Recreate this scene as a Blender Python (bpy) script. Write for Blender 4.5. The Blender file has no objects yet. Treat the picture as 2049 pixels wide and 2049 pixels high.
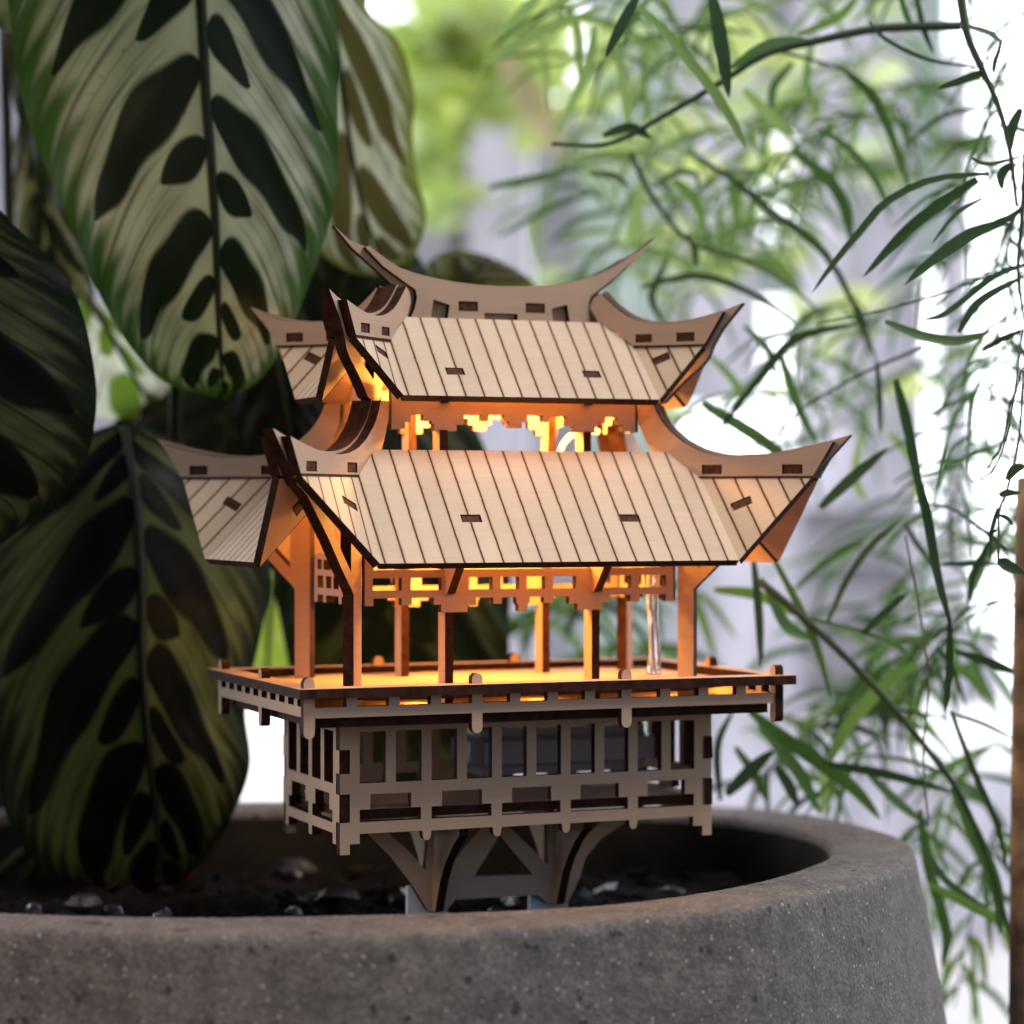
import bpy, bmesh, math, random
import numpy as np
from mathutils import Vector, Matrix
from mathutils.geometry import tessellate_polygon

random.seed(11)
rng = np.random.default_rng(5)
R = math.radians
S = 0.001                                     # the scene is written in millimetres
scene = bpy.context.scene
col = scene.collection

# ------------------------------------------------------------------ camera
YAW = R(22.2)
FWD = Vector((math.sin(YAW), math.cos(YAW), 0))
RGT = Vector((math.cos(YAW), -math.sin(YAW), 0))
UPV = Vector((0, 0, 1))
CAM = Vector((-247.675, -618.275, 44.52))
FPX, CXP, YH = 5014.0, 1024.5, 1009.0
K = 2049 / 1932


def at(x, y, dep):
    """point seen at (x, y) of the 1932 px picture, dep mm in front of the camera"""
    return CAM + (FWD + RGT * ((x * K - CXP) / FPX) + UPV * ((YH - y * K) / FPX)) * dep


def cf(lat, dep, z):
    """point from lateral / depth / height"""
    p = CAM + FWD * dep + RGT * lat
    return Vector((p.x, p.y, z))


cam_data = bpy.data.cameras.new('camera')
cam = bpy.data.objects.new('camera', cam_data)
col.objects.link(cam)
cam.location = CAM * S
cam.rotation_euler = (R(90), 0, -YAW)
cam_data.sensor_width = 36
cam_data.lens = FPX / 2049 * 36
cam_data.shift_y = -(1024.5 - YH) / 2049
cam_data.clip_start = 0.02
cam_data.clip_end = 60
cam_data.dof.use_dof = True
cam_data.dof.focus_distance = 0.622
cam_data.dof.aperture_fstop = 8.2
cam_data.dof.aperture_blades = 7
scene.camera = cam


# ------------------------------------------------------------------ materials
def new_mat(name):
    m = bpy.data.materials.new(name)
    m.use_nodes = True
    nt = m.node_tree
    b = nt.nodes['Principled BSDF']
    return m, nt, b


def node(nt, typ, **kw):
    n = nt.nodes.new(typ)
    for k, v in kw.items():
        setattr(n, k, v)
    return n


def ramp(nt, stops):
    n = nt.nodes.new('ShaderNodeValToRGB')
    e = n.color_ramp.elements
    while len(e) < len(stops):
        e.new(0.5)
    for i, (p, c) in enumerate(stops):
        e[i].position = p
        e[i].color = (*c, 1)
    return n


def math_node(nt, op, a=None, b=None):
    n = nt.nodes.new('ShaderNodeMath')
    n.operation = op
    for i, v in enumerate((a, b)):
        if v is None:
            continue
        if isinstance(v, (int, float)):
            n.inputs[i].default_value = v
        else:
            nt.links.new(v, n.inputs[i])
    return n.outputs[0]


def wood_mat(name, base, engraved=None, line_w=0.5):
    m, nt, b = new_mat(name)
    L = nt.links
    uv = node(nt, 'ShaderNodeUVMap')
    mp = node(nt, 'ShaderNodeMapping')
    mp.inputs['Scale'].default_value = (0.06, 0.9, 1)
    L.new(uv.outputs[0], mp.inputs[0])
    n1 = node(nt, 'ShaderNodeTexNoise')
    n1.inputs['Scale'].default_value = 1.0
    n1.inputs['Detail'].default_value = 5
    L.new(mp.outputs[0], n1.inputs['Vector'])
    n2 = node(nt, 'ShaderNodeTexNoise')
    n2.inputs['Scale'].default_value = 0.05
    n2.inputs['Detail'].default_value = 3
    L.new(uv.outputs[0], n2.inputs['Vector'])
    c0 = tuple(v * 0.95 for v in base)
    c1 = tuple(min(1, v * 1.04) for v in base)
    r1 = ramp(nt, [(0.3, c0), (0.7, c1)])
    L.new(n1.outputs[0], r1.inputs[0])
    mx = node(nt, 'ShaderNodeMix', data_type='RGBA', blend_type='MULTIPLY')
    r2 = ramp(nt, [(0.3, (0.92, 0.90, 0.88)), (0.7, (1, 1, 1))])
    L.new(n2.outputs[0], r2.inputs[0])
    mx.inputs[0].default_value = 1
    L.new(r1.outputs[0], mx.inputs[6])
    L.new(r2.outputs[0], mx.inputs[7])
    out = mx.outputs[2]
    if engraved:
        sep = node(nt, 'ShaderNodeSeparateXYZ')
        L.new(uv.outputs[0], sep.inputs[0])
        wob = node(nt, 'ShaderNodeTexNoise')
        wob.inputs['Scale'].default_value = 0.35
        L.new(uv.outputs[0], wob.inputs['Vector'])
        u = math_node(nt, 'ADD', sep.outputs[0], math_node(nt, 'MULTIPLY', wob.outputs[0], 0.25))
        fr = math_node(nt, 'FRACT', math_node(nt, 'DIVIDE', u, engraved))
        d = math_node(nt, 'MULTIPLY', math_node(nt, 'ABSOLUTE', math_node(nt, 'SUBTRACT', fr, 0.5)), engraved)
        rl = ramp(nt, [(0.0, (0.12, 0.055, 0.03)), (line_w * 0.42, (0.2, 0.1, 0.055)), (line_w * 0.62, (1, 1, 1))])
        L.new(d, rl.inputs[0])
        wn = node(nt, 'ShaderNodeTexWhiteNoise', noise_dimensions='1D')
        L.new(math_node(nt, 'FLOOR', math_node(nt, 'ADD', math_node(nt, 'DIVIDE', u, engraved), 0.5)), wn.inputs['W'])
        rt = ramp(nt, [(0.0, (0.93, 0.915, 0.90)), (1.0, (1.04, 1.03, 1.02))])
        L.new(wn.outputs[0], rt.inputs[0])
        hal = ramp(nt, [(0.0, (0.80, 0.72, 0.64)), (line_w * 1.9, (1, 1, 1))])
        L.new(math_node(nt, 'MULTIPLY', d, math_node(nt, 'ADD', n2.outputs[0], 0.55)), hal.inputs[0])
        for extra in (rt, hal):
            mxe = node(nt, 'ShaderNodeMix', data_type='RGBA', blend_type='MULTIPLY')
            mxe.inputs[0].default_value = 1
            L.new(out, mxe.inputs[6])
            L.new(extra.outputs[0], mxe.inputs[7])
            out = mxe.outputs[2]
        mx2 = node(nt, 'ShaderNodeMix', data_type='RGBA', blend_type='MULTIPLY')
        mx2.inputs[0].default_value = 1
        L.new(out, mx2.inputs[6])
        L.new(rl.outputs[0], mx2.inputs[7])
        out = mx2.outputs[2]
        bl = node(nt, 'ShaderNodeBump')
        bl.inputs['Strength'].default_value = 0.5
        bl.inputs['Distance'].default_value = 0.0003
        L.new(rl.outputs[0], bl.inputs['Height'])
        L.new(bl.outputs[0], b.inputs['Normal'])
    L.new(out, b.inputs['Base Color'])
    b.inputs['Roughness'].default_value = 0.62
    b.inputs['Specular IOR Level'].default_value = 0.3
    return m


def burnt_mat():
    m, nt, b = new_mat('burnt_edge')
    tc = node(nt, 'ShaderNodeTexCoord')
    n = node(nt, 'ShaderNodeTexNoise')
    n.inputs['Scale'].default_value = 420
    n.inputs['Detail'].default_value = 3
    nt.links.new(tc.outputs['Object'], n.inputs['Vector'])
    r = ramp(nt, [(0.3, (0.020, 0.007, 0.005)), (0.7, (0.058, 0.020, 0.013))])
    nt.links.new(n.outputs[0], r.inputs[0])
    nt.links.new(r.outputs[0], b.inputs['Base Color'])
    b.inputs['Roughness'].default_value = 0.7
    b.inputs['Specular IOR Level'].default_value = 0.12
    return m


WOOD = wood_mat('birch_ply', (0.56, 0.382, 0.278))
ROOFW = wood_mat('birch_ply_planked', (0.67, 0.52, 0.385), engraved=5.15, line_w=0.5)
ROOFF = wood_mat('birch_ply_fine_planks', (0.67, 0.52, 0.385), engraved=4.1, line_w=0.4)
BURNT = burnt_mat()


def simple_mat(name, c, rough=0.5, noise=None, var=0.25, bump=0, spec=0.5, metallic=0):
    m, nt, b = new_mat(name)
    b.inputs['Roughness'].default_value = rough
    b.inputs['Specular IOR Level'].default_value = spec
    b.inputs['Metallic'].default_value = metallic
    if noise:
        tc = node(nt, 'ShaderNodeTexCoord')
        n = node(nt, 'ShaderNodeTexNoise')
        n.inputs['Scale'].default_value = noise
        n.inputs['Detail'].default_value = 6
        nt.links.new(tc.outputs['Object'], n.inputs['Vector'])
        r = ramp(nt, [(0.3, tuple(v * (1 - var) for v in c)), (0.7, tuple(min(1, v * (1 + var)) for v in c))])
        nt.links.new(n.outputs[0], r.inputs[0])
        nt.links.new(r.outputs[0], b.inputs['Base Color'])
        if bump:
            bp = node(nt, 'ShaderNodeBump')
            bp.inputs['Distance'].default_value = bump
            bp.inputs['Strength'].default_value = 0.8
            nt.links.new(n.outputs[0], bp.inputs['Height'])
            nt.links.new(bp.outputs[0], b.inputs['Normal'])
    else:
        b.inputs['Base Color'].default_value = (*c, 1)
    return m


def leaf_mat(name, color=None, trans=0.35, rough=0.42, var=0.25, tint=(1.2, 1.3, 0.55), spec=0.4):
    """thin leaf: glossy diffuse front plus light passing through the blade"""
    m, nt, b = new_mat(name)
    L = nt.links
    out = nt.nodes['Material Output']
    if color is None:
        a = node(nt, 'ShaderNodeVertexColor', layer_name='Col')
        csrc = a.outputs[0]
    else:
        tc = node(nt, 'ShaderNodeTexCoord')
        n = node(nt, 'ShaderNodeTexNoise')
        n.inputs['Scale'].default_value = 30
        L.new(tc.outputs['Object'], n.inputs['Vector'])
        r = ramp(nt, [(0.3, tuple(v * (1 - var) for v in color)), (0.7, tuple(v * (1 + var) for v in color))])
        L.new(n.outputs[0], r.inputs[0])
        csrc = r.outputs[0]
    L.new(csrc, b.inputs['Base Color'])
    b.inputs['Roughness'].default_value = rough
    b.inputs['Specular IOR Level'].default_value = spec
    tc2 = node(nt, 'ShaderNodeTexCoord')
    rn = node(nt, 'ShaderNodeTexNoise')
    rn.inputs['Scale'].default_value = 45
    rn.inputs['Detail'].default_value = 6
    L.new(tc2.outputs['Object'], rn.inputs['Vector'])
    rr = ramp(nt, [(0.3, (rough * 0.8,) * 3), (0.7, (min(1, rough * 1.5),) * 3)])
    L.new(rn.outputs[0], rr.inputs[0])
    L.new(rr.outputs[0], b.inputs['Roughness'])
    fb = node(nt, 'ShaderNodeTexNoise')
    fb.inputs['Scale'].default_value = 260
    fb.inputs['Detail'].default_value = 4
    L.new(tc2.outputs['Object'], fb.inputs['Vector'])
    fbp = node(nt, 'ShaderNodeBump')
    fbp.inputs['Distance'].default_value = 0.0005
    fbp.inputs['Strength'].default_value = 0.35
    L.new(fb.outputs[0], fbp.inputs['Height'])
    L.new(fbp.outputs[0], b.inputs['Normal'])
    tr = node(nt, 'ShaderNodeBsdfTranslucent')
    mx = node(nt, 'ShaderNodeMix', data_type='RGBA', blend_type='MULTIPLY')
    mx.inputs[0].default_value = 1
    L.new(csrc, mx.inputs[6])
    mx.inputs[7].default_value = (*tint, 1)
    L.new(mx.outputs[2], tr.inputs[0])
    ms = node(nt, 'ShaderNodeMixShader')
    ms.inputs[0].default_value = trans
    L.new(b.outputs[0], ms.inputs[1])
    L.new(tr.outputs[0], ms.inputs[2])
    L.new(ms.outputs[0], out.inputs['Surface'])
    return m


def concrete_mat():
    m, nt, b = new_mat('cast_concrete')
    L = nt.links
    tc = node(nt, 'ShaderNodeTexCoord')
    v = tc.outputs['Object']
    big = node(nt, 'ShaderNodeTexNoise')
    big.inputs['Scale'].default_value = 9
    big.inputs['Detail'].default_value = 4
    mid = node(nt, 'ShaderNodeTexNoise')
    mid.inputs['Scale'].default_value = 150
    mid.inputs['Detail'].default_value = 8
    mid.inputs['Roughness'].default_value = 0.7
    fine = node(nt, 'ShaderNodeTexNoise')
    fine.inputs['Scale'].default_value = 900
    fine.inputs['Detail'].default_value = 3
    for n in (big, mid, fine):
        L.new(v, n.inputs['Vector'])
    rb = ramp(nt, [(0.35, (0.092, 0.083, 0.084)), (0.65, (0.108, 0.087, 0.078))])
    L.new(big.outputs[0], rb.inputs[0])
    rm = ramp(nt, [(0.3, (0.5, 0.5, 0.51)), (0.7, (1.5, 1.48, 1.45))])
    L.new(mid.outputs[0], rm.inputs[0])
    m1 = node(nt, 'ShaderNodeMix', data_type='RGBA', blend_type='MULTIPLY')
    m1.inputs[0].default_value = 1
    L.new(rb.outputs[0], m1.inputs[6])
    L.new(rm.outputs[0], m1.inputs[7])
    rf = ramp(nt, [(0.3, (0.6, 0.6, 0.6)), (0.7, (1.4, 1.4, 1.4))])
    L.new(fine.outputs[0], rf.inputs[0])
    m2 = node(nt, 'ShaderNodeMix', data_type='RGBA', blend_type='MULTIPLY')
    m2.inputs[0].default_value = 1
    L.new(m1.outputs[2], m2.inputs[6])
    L.new(rf.outputs[0], m2.inputs[7])

    def spots(scale, size, keep):
        vo = node(nt, 'ShaderNodeTexVoronoi')
        vo.inputs['Scale'].default_value = scale
        L.new(v, vo.inputs['Vector'])
        wob = math_node(nt, 'ADD', vo.outputs['Distance'], math_node(nt, 'MULTIPLY', math_node(nt, 'SUBTRACT', fine.outputs[0], 0.5), 0.7))
        sep = node(nt, 'ShaderNodeSeparateColor')
        L.new(vo.outputs['Color'], sep.inputs[0])
        near = math_node(nt, 'LESS_THAN', wob, math_node(nt, 'MULTIPLY', sep.outputs[1], size))
        pick = math_node(nt, 'GREATER_THAN', sep.outputs[0], keep)
        return math_node(nt, 'MULTIPLY', near, pick)
    white = spots(1050, 0.46, 0.90)
    pits = math_node(nt, 'MAXIMUM', spots(420, 0.5, 0.92), spots(190, 0.5, 0.94))
    m3 = node(nt, 'ShaderNodeMix', data_type='RGBA')
    L.new(white, m3.inputs[0])
    L.new(m2.outputs[2], m3.inputs[6])
    m3.inputs[7].default_value = (0.32, 0.285, 0.25, 1)
    m4 = node(nt, 'ShaderNodeMix', data_type='RGBA')
    L.new(pits, m4.inputs[0])
    L.new(m3.outputs[2], m4.inputs[6])
    m4.inputs[7].default_value = (0.022, 0.02, 0.02, 1)
    L.new(m4.outputs[2], b.inputs['Base Color'])
    b.inputs['Roughness'].default_value = 0.75
    bp = node(nt, 'ShaderNodeBump')
    bp.inputs['Distance'].default_value = 0.0009
    bp.inputs['Strength'].default_value = 0.9
    h = math_node(nt, 'ADD', math_node(nt, 'MULTIPLY', mid.outputs[0], 0.9), math_node(nt, 'MULTIPLY', fine.outputs[0], 0.35))
    h = math_node(nt, 'SUBTRACT', h, math_node(nt, 'MULTIPLY', pits, 1.4))
    L.new(h, bp.inputs['Height'])
    L.new(bp.outputs[0], b.inputs['Normal'])
    return m


def emit_mat(name, c, strength):
    m, nt, b = new_mat(name)
    b.inputs['Base Color'].default_value = (*c, 1)
    b.inputs['Emission Color'].default_value = (*c, 1)
    b.inputs['Emission Strength'].default_value = strength
    return m


# ------------------------------------------------------------------ helpers
def tag(o, label=None, cat=None, group=None, kind=None):
    if label: o['label'] = label
    if cat: o['category'] = cat
    if group: o['group'] = group
    if kind: o['kind'] = kind
    return o


def empty(name, loc=(0, 0, 0)):
    o = bpy.data.objects.new(name, None)
    o.empty_display_size = 0.01
    col.objects.link(o)
    o.location = Vector(loc) * S
    return o


def link(name, me, mats, parent=None, smooth=False):
    o = bpy.data.objects.new(name, me)
    for m in mats:
        me.materials.append(m)
    col.objects.link(o)
    if parent is not None:
        o.parent = parent
        # parts are modelled in world space: undo the parents' locations
        off = Vector((0, 0, 0))
        p = parent
        while p is not None:
            off += p.location
            p = p.parent
        o.location = -off
    if smooth:
        for f in me.polygons:
            f.use_smooth = True
    return o


def mesh_of(name, verts, faces, fmats=None, uvs=None):
    me = bpy.data.meshes.new(name)
    me.from_pydata([tuple(Vector(v) * S) for v in verts], [], faces)
    if fmats:
        me.polygons.foreach_set('material_index', fmats)
    if uvs:
        l = me.uv_layers.new(name='UVMap')
        for poly in me.polygons:
            for li in poly.loop_indices:
                l.data[li].uv = uvs[me.loops[li].vertex_index]
    me.update()
    return me


def plate(name, outline, mp, parent, holes=(), t=2.4, mats=None, uvf=None):
    """laser cut board: outline and holes in its own plane, light faces, burnt edges.
    mp(u, v, w) gives the point w mm below the show face"""
    loops = [list(outline)] + [list(h) for h in holes]
    flat = [[Vector((p[0], p[1], 0)) for p in lp] for lp in loops]
    tris = tessellate_polygon(flat)
    pts = [p for lp in loops for p in lp]
    n = len(pts)
    V = [mp(p[0], p[1], 0) for p in pts] + [mp(p[0], p[1], t) for p in pts]
    uv = [(uvf(*p) if uvf else tuple(p)) for p in pts]
    F, M = [], []
    for a in tris:
        F.append(tuple(a)); M.append(0)
        F.append(tuple(i + n for i in reversed(a))); M.append(2)
    # separate verts for the edges keep the faces flat-shaded and clean
    k = 0
    for lp in loops:
        c = len(lp)
        for i in range(c):
            a, b2 = k + i, k + (i + 1) % c
            F.append((a, b2, b2 + n, a + n)); M.append(1)
        k += c
    me = mesh_of(name, V, F, M, uv + uv)
    bm = bmesh.new()
    bm.from_mesh(me)
    bmesh.ops.recalc_face_normals(bm, faces=bm.faces)
    bm.to_mesh(me)
    bm.free()
    return link(name, me, (mats or [WOOD, BURNT]) + [WOOD], parent)


def box_mesh(name, lo, hi):
    x0, y0, z0 = lo; x1, y1, z1 = hi
    V = [(x0, y0, z0), (x1, y0, z0), (x1, y1, z0), (x0, y1, z0), (x0, y0, z1), (x1, y0, z1), (x1, y1, z1), (x0, y1, z1)]
    F = [(0, 3, 2, 1), (4, 5, 6, 7), (0, 1, 5, 4), (1, 2, 6, 5), (2, 3, 7, 6), (3, 0, 4, 7)]
    return V, F


def cr(pts, n):
    """Catmull-Rom resample of a list of equal length tuples"""
    P = np.array(pts, float)
    m = len(P)
    ext = np.vstack([2 * P[0] - P[1], P, 2 * P[-1] - P[-2]])
    out = []
    for t in np.linspace(0, m - 1, n):
        i = min(int(t), m - 2)
        f = t - i
        a, b, c, d = ext[i], ext[i + 1], ext[i + 2], ext[i + 3]
        out.append(0.5 * ((2 * b) + (c - a) * f + (2 * a - 5 * b + 4 * c - d) * f * f + (3 * b - a - 3 * c + d) * f ** 3))
    return np.array(out)


def tube(V, F, path, rad, seg=8):
    """append a tapered tube along a path to V, F"""
    path = [Vector(p) for p in path]
    n = len(path)
    base = len(V)
    up = Vector((0.3, 0.2, 1)).normalized()
    for i, p in enumerate(path):
        tg = (path[min(i + 1, n - 1)] - path[max(i - 1, 0)]).normalized()
        a = tg.cross(up)
        if a.length < 1e-3:
            a = tg.cross(Vector((1, 0, 0)))
        a.normalize()
        b = tg.cross(a)
        r = rad(i / (n - 1)) if callable(rad) else rad
        for k in range(seg):
            an = 2 * math.pi * k / seg
            V.append(p + a * (r * math.cos(an)) + b * (r * math.sin(an)))
    for i in range(n - 1):
        for k in range(seg):
            k2 = (k + 1) % seg
            F.append((base + i * seg + k, base + i * seg + k2, base + (i + 1) * seg + k2, base + (i + 1) * seg + k))
    F.append(tuple(base + k for k in reversed(range(seg))))
    F.append(tuple(base + (n - 1) * seg + k for k in range(seg)))


# ================================================================== the pavilion
T = 2.4
pav = empty('model_pavilion', (0, 0, -62))
tag(pav, 'laser cut plywood model pavilion with two upswept roofs, lit warm from inside', 'model pavilion')


def arc_tab(x0, x1, ztip, n=6, top=True):
    """points of a rounded tab end from x0 to x1"""
    r = (x1 - x0) / 2
    cx = (x0 + x1) / 2
    s = 1 if top else -1
    zc = ztip - s * r
    return [(cx + (x0 - cx) * math.cos(math.pi * i / n), zc + s * r * math.sin(math.pi * i / n)) for i in range(n + 1)]


# ---- base box ------------------------------------------------------
def base_front(mirror, name='base_panel'):
    x0, x1 = -51.4, 52.0
    o = [(x0, -10.1), (x0, -16.8), (-48.8, -16.8), (-48.8, -22.8), (x0, -22.8), (x0, -27.9), (-48.8, -27.9), (-48.8, -35.0), (x0, -35.0),
         (x0, -43.0), (-48.8, -43.0), (-48.8, -40.4), (-46.2, -40.4), (-46.2, -37.9)]
    for i in range(1, 5):
        d = -46.2 + 19.17 * i - 2.35
        o += [(d - 0.5, -37.9)] + [(d - 0.1, -38.1)] + arc_tab(d, d + 2.1, -40.4, 4, False)[0:] + [(d + 2.3, -38.0)]
    o += [(46.6, -37.9), (46.6, -40.4), (49.3, -40.4), (49.3, -43.0), (x1, -43.0), (x1, -35.0), (49.4, -35.0), (49.4, -27.9), (x1, -27.9),
          (x1, -22.8), (49.4, -22.8), (49.4, -16.8), (x1, -16.8), (x1, -10.1)]
    holes = []
    for i in range(10):
        a = -46.2 + 9.58 * i
        holes.append([(a, -12.4), (a + 6.9, -12.4), (a + 6.9, -25.3), (a, -25.3)])
    for i in range(5):
        a = -46.2 + 19.17 * i
        b = a + 16.3
        holes.append([(a, -35.0), (b, -35.0), (b, -31.9), (b - 2.6, -31.9), (b - 2.6, -28.1), (a + 2.8, -28.1), (a + 2.8, -31.9), (a, -31.9)])
    if mirror:
        mp = lambda u, v, w: (0.6 - u, 23.8 - w, v)
    else:
        mp = lambda u, v, w: (u, -23.8 + w, v)
    plate(name, o, mp, pav, holes)


base_front(False)
base_front(True)


def base_side(right):
    o = [(-21.3, -10.1), (-21.3, -16.9), (-23.9, -16.9), (-23.9, -22.7), (-21.3, -22.7), (-21.3, -28.0), (-23.9, -28.0), (-23.9, -34.9), (-21.3, -34.9),
         (-21.3, -40.4), (-19.0, -40.4), (-19.0, -38.0), (-1.3, -38.0), (-1.3, -40.5), (1.5, -40.5), (1.5, -38.0), (18.6, -38.0), (18.6, -40.6), (21.3, -40.6),
         (21.3, -34.9), (23.9, -34.9), (23.9, -28.0), (21.3, -28.0), (21.3, -22.7), (23.9, -22.7), (23.9, -16.9), (21.3, -16.9), (21.3, -10.1)]
    holes = []
    for a, b in ((-19.0, -11.6), (-8.8, -1.4), (1.4, 8.8), (11.6, 19.0)):
        holes.append([(a, -12.4), (b, -12.4), (b, -25.6), (a, -25.6)])
    for a, b in ((-18.6, -1.5), (1.7, 18.4)):
        holes.append([(a, -35.4), (b, -35.4), (b, -32.3), (b - 2.5, -32.3), (b - 2.5, -28.3), (a + 2.5, -28.3), (a + 2.5, -32.3), (a, -32.3)])
    if right:
        mp = lambda u, v, w: (52.2 - w, u, v)
    else:
        mp = lambda u, v, w: (-51.6 + w, -u, v)
    plate('base_panel', o, mp, pav, holes)


base_side(False)
base_side(True)
plate('base_floor', [(-48.9, -21.3), (49.5, -21.3), (49.5, 21.3), (-48.9, 21.3)], lambda u, v, w: (u, v, -32.2 - w), pav)

# ---- legs ------------------------------------------------------------
legA = [(-37, -38), (-37, -40.6), (-30, -47.5), (-23.9, -55.4), (-19.6, -62.3), (-14.4, -62.3), (-12, -59.7), (11.4, -59.8), (14.6, -62.4), (20.4, -62.4),
        (23.8, -56), (25.6, -50.5), (30, -45.8), (37.4, -41.6), (37.4, -38)]
hA = [[(-6.9, -54.0), (10.2, -54.4), (0.6, -43.4)],
      [(-31, -41), (-24.6, -46.6), (-20.4, -51.5), (-19.3, -41)],
      [(-15, -41), (-15, -52), (-10.5, -47.5), (-4.6, -41)],
      [(3, -41), (10, -47.5), (14.4, -52), (14.4, -41)],
      [(18.4, -41), (19.5, -51.5), (23.4, -46.6), (30, -41)]]
plate('leg_frame', legA, lambda u, v, w: (u, -1.2 + w, v), pav, hA)
for xl in (-17.2, 17.4):
    lb = [(-21, -38), (-21, -40), (-15.5, -43.8), (-10.5, -48.6), (-7, -53.5), (-4.6, -58.5), (-3, -62.3), (3, -62.3), (4.6, -58.5), (7, -53.5), (10.5, -48.6), (15.5, -43.8), (21, -40), (21, -38)]
    plate('leg_bracket', lb, lambda u, v, w, xl=xl: (xl - 1.2 + w, u, v), pav)

WHITE = simple_mat('white_acrylic', (0.82, 0.83, 0.86), 0.25)
for xs in (-17.9, 16.9):
    V, F = box_mesh('stake', (xs - 6.4, 1.4, -96), (xs + 4.6, 3.2, -55.9))
    link('stake', mesh_of('stake', V, F), [WHITE], pav)

# ---- deck -------------------------------------------------------------
plate('under_deck', [(-61.8, -36.8), (61.8, -36.8), (61.8, 36.8), (-61.8, 36.8)], lambda u, v, w: (u, v, -7.5 - w), pav)
plate('deck_floor', [(-44, -31), (44, -31), (57, -21), (57, 21), (44, 31), (-44, 31), (-57, 21), (-57, -21)],
      lambda u, v, w: (u, v, -1.7 - w), pav)
plate('handrail', [(-67.5, -41.95), (67.5, -41.95), (67.5, 41.95), (-67.5, 41.95)], lambda u, v, w: (u, v, -w), pav,
      [[(-61, -35.4), (61, -35.4), (61, 35.4), (-61, 35.4)]])
PIN = simple_mat('pale_end_grain', (0.5, 0.36, 0.24), 0.7)


def balustrade(x0, x1, posts, nd, mp):
    """rail skirt: posts through the rail, dentils between them"""
    top, bot = [], []
    last = x0
    for i, (a, b) in enumerate(posts):
        bot += [(a, -7.3)] + arc_tab(a, b, -12.3, 6, False) + [(b, -7.3)]
        top += [(a, -4.75)] + arc_tab(a, b, 2.6, 6, True) + [(b, -4.75)]
        nxt = posts[i + 1][0] if i + 1 < len(posts) else x1
        gap = nxt - b
        if gap > 20:
            step = (gap - nd * 2.8) / (nd + 1)
            for k in range(nd):
                d = b + step * (k + 1) + 2.8 * k
                top += [(d, -4.75), (d, -2.42), (d + 2.8, -2.42), (d + 2.8, -4.75)]
        last = b
    bot = [(x0, -7.3)] + [p for p in bot if p[0] > x0 - 0.01 or True] + [(x1, -7.3)]
    top = [(x0, -4.75)] + top + [(x1, -4.75)]
    outl = bot + list(reversed(top))
    # drop repeats
    clean = []
    for p in outl:
        if not clean or (abs(p[0] - clean[-1][0]) + abs(p[1] - clean[-1][1])) > 1e-4:
            clean.append(p)
    if abs(clean[0][0] - clean[-1][0]) + abs(clean[0][1] - clean[-1][1]) < 1e-4:
        clean.pop()
    plate('railing_panel', clean, mp, pav)


fp = [(-65.7, -62.9), (-22.1, -19.3), (18.7, 21.5)]
balustrade(-65.7, 62.3, fp, 3, lambda u, v, w: (u, -39.3 + w, v))
balustrade(-65.7, 62.3, fp, 3, lambda u, v, w: (-u, 39.3 - w, v))
sp = [(-39.5, -36.7), (-1.6, 1.2)]
balustrade(-39.5, 36.7, sp, 4, lambda u, v, w: (65.0 - w, u, v))
balustrade(-39.5, 36.7, sp, 4, lambda u, v, w: (-65.0 + w, -u, v))

# ---- hip boards ---------------------------------------------------------
CORN = [(1, -1), (-1, -1), (-1, 1), (1, 1)]
D2 = 1 / math.sqrt(2)


def hip_map(P, sx, sy, off0):
    """plane through the corner diagonal; off0 = distance of the show face from the hip plane,
    measured towards the front/back side of the corner"""
    dr = Vector((sx * D2, sy * D2, 0))
    nr = Vector((-sx * D2, sy * D2, 0))        # towards the front (or back) face of the roof
    base = Vector((P[0] * sx, P[1] * sy, 0))
    return lambda u, v, w: base + dr * u + nr * (off0 - w) + Vector((0, 0, v))


LP, UP_ = (50.3, 23.3), (37.2, 10.2)
low_top = [(36.0, 60.6), (31.8, 59.6), (27.6, 58.7), (24, 58.0), (20.6, 57.45), (17, 57.0), (13.6, 56.8), (10.6, 56.75), (7.9, 56.9), (5, 57.25), (2.2, 57.9), (-0.4, 58.7), (-2.6, 59.8),
           (-4.7, 60.9), (-6.5, 62.3), (-8.6, 64.0), (-10.4, 66.0), (-11.9, 68.3), (-13.0, 70.9)]
low_center = [(-7.1, -7.4), (-2.7, -7.4), (-2.7, 21.9), (-1.4, 23.4), (1.2, 25.8), (5, 29.6), (10.6, 35.6), (16.5, 41.2), (22.4, 46.6), (25.2, 48.2), (27.6, 49.2), (29.8, 51.8), (34.6, 56.8), (39.8, 62.4)] + [(a, b + 0.75) for a, b in low_top] + \
             [(-17.6, 71.65), (-17.2, 66), (-14.6, 61.0), (-12.6, 57.4), (-10, 54.5), (-7.1, 50.5)]
low_hole = [(-1.3, 27.6), (2.6, 31.4), (8.2, 37.2), (8.2, 41.0), (-1.3, 41.0)]
low_side = low_top + [(-17.6, 70.9), (-17.3, 66), (-15, 61.0), (-12.8, 57.6), (-9.2, 57.4), (-5.5, 55.2), (-1.8, 51.9), (0.3, 51.3), (30.3, 51.3)]
low_slots = [[(0.5, 52.4), (6.0, 52.4), (6.0, 54.9), (0.5, 54.9)], [(22.4, 52.4), (27.9, 52.4), (27.9, 54.9), (22.4, 54.9)]]
up_top = [(24.8, 95.0), (21.5, 94.2), (18.3, 93.4), (15.6, 92.85), (13, 92.5), (10.3, 92.25), (7.7, 92.25), (5.4, 92.4), (3.3, 92.8), (0.8, 93.5), (-1.6, 94.5), (-3.7, 95.8), (-5.6, 97.3), (-7.7, 99.2), (-9.5, 101.0)]
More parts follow.
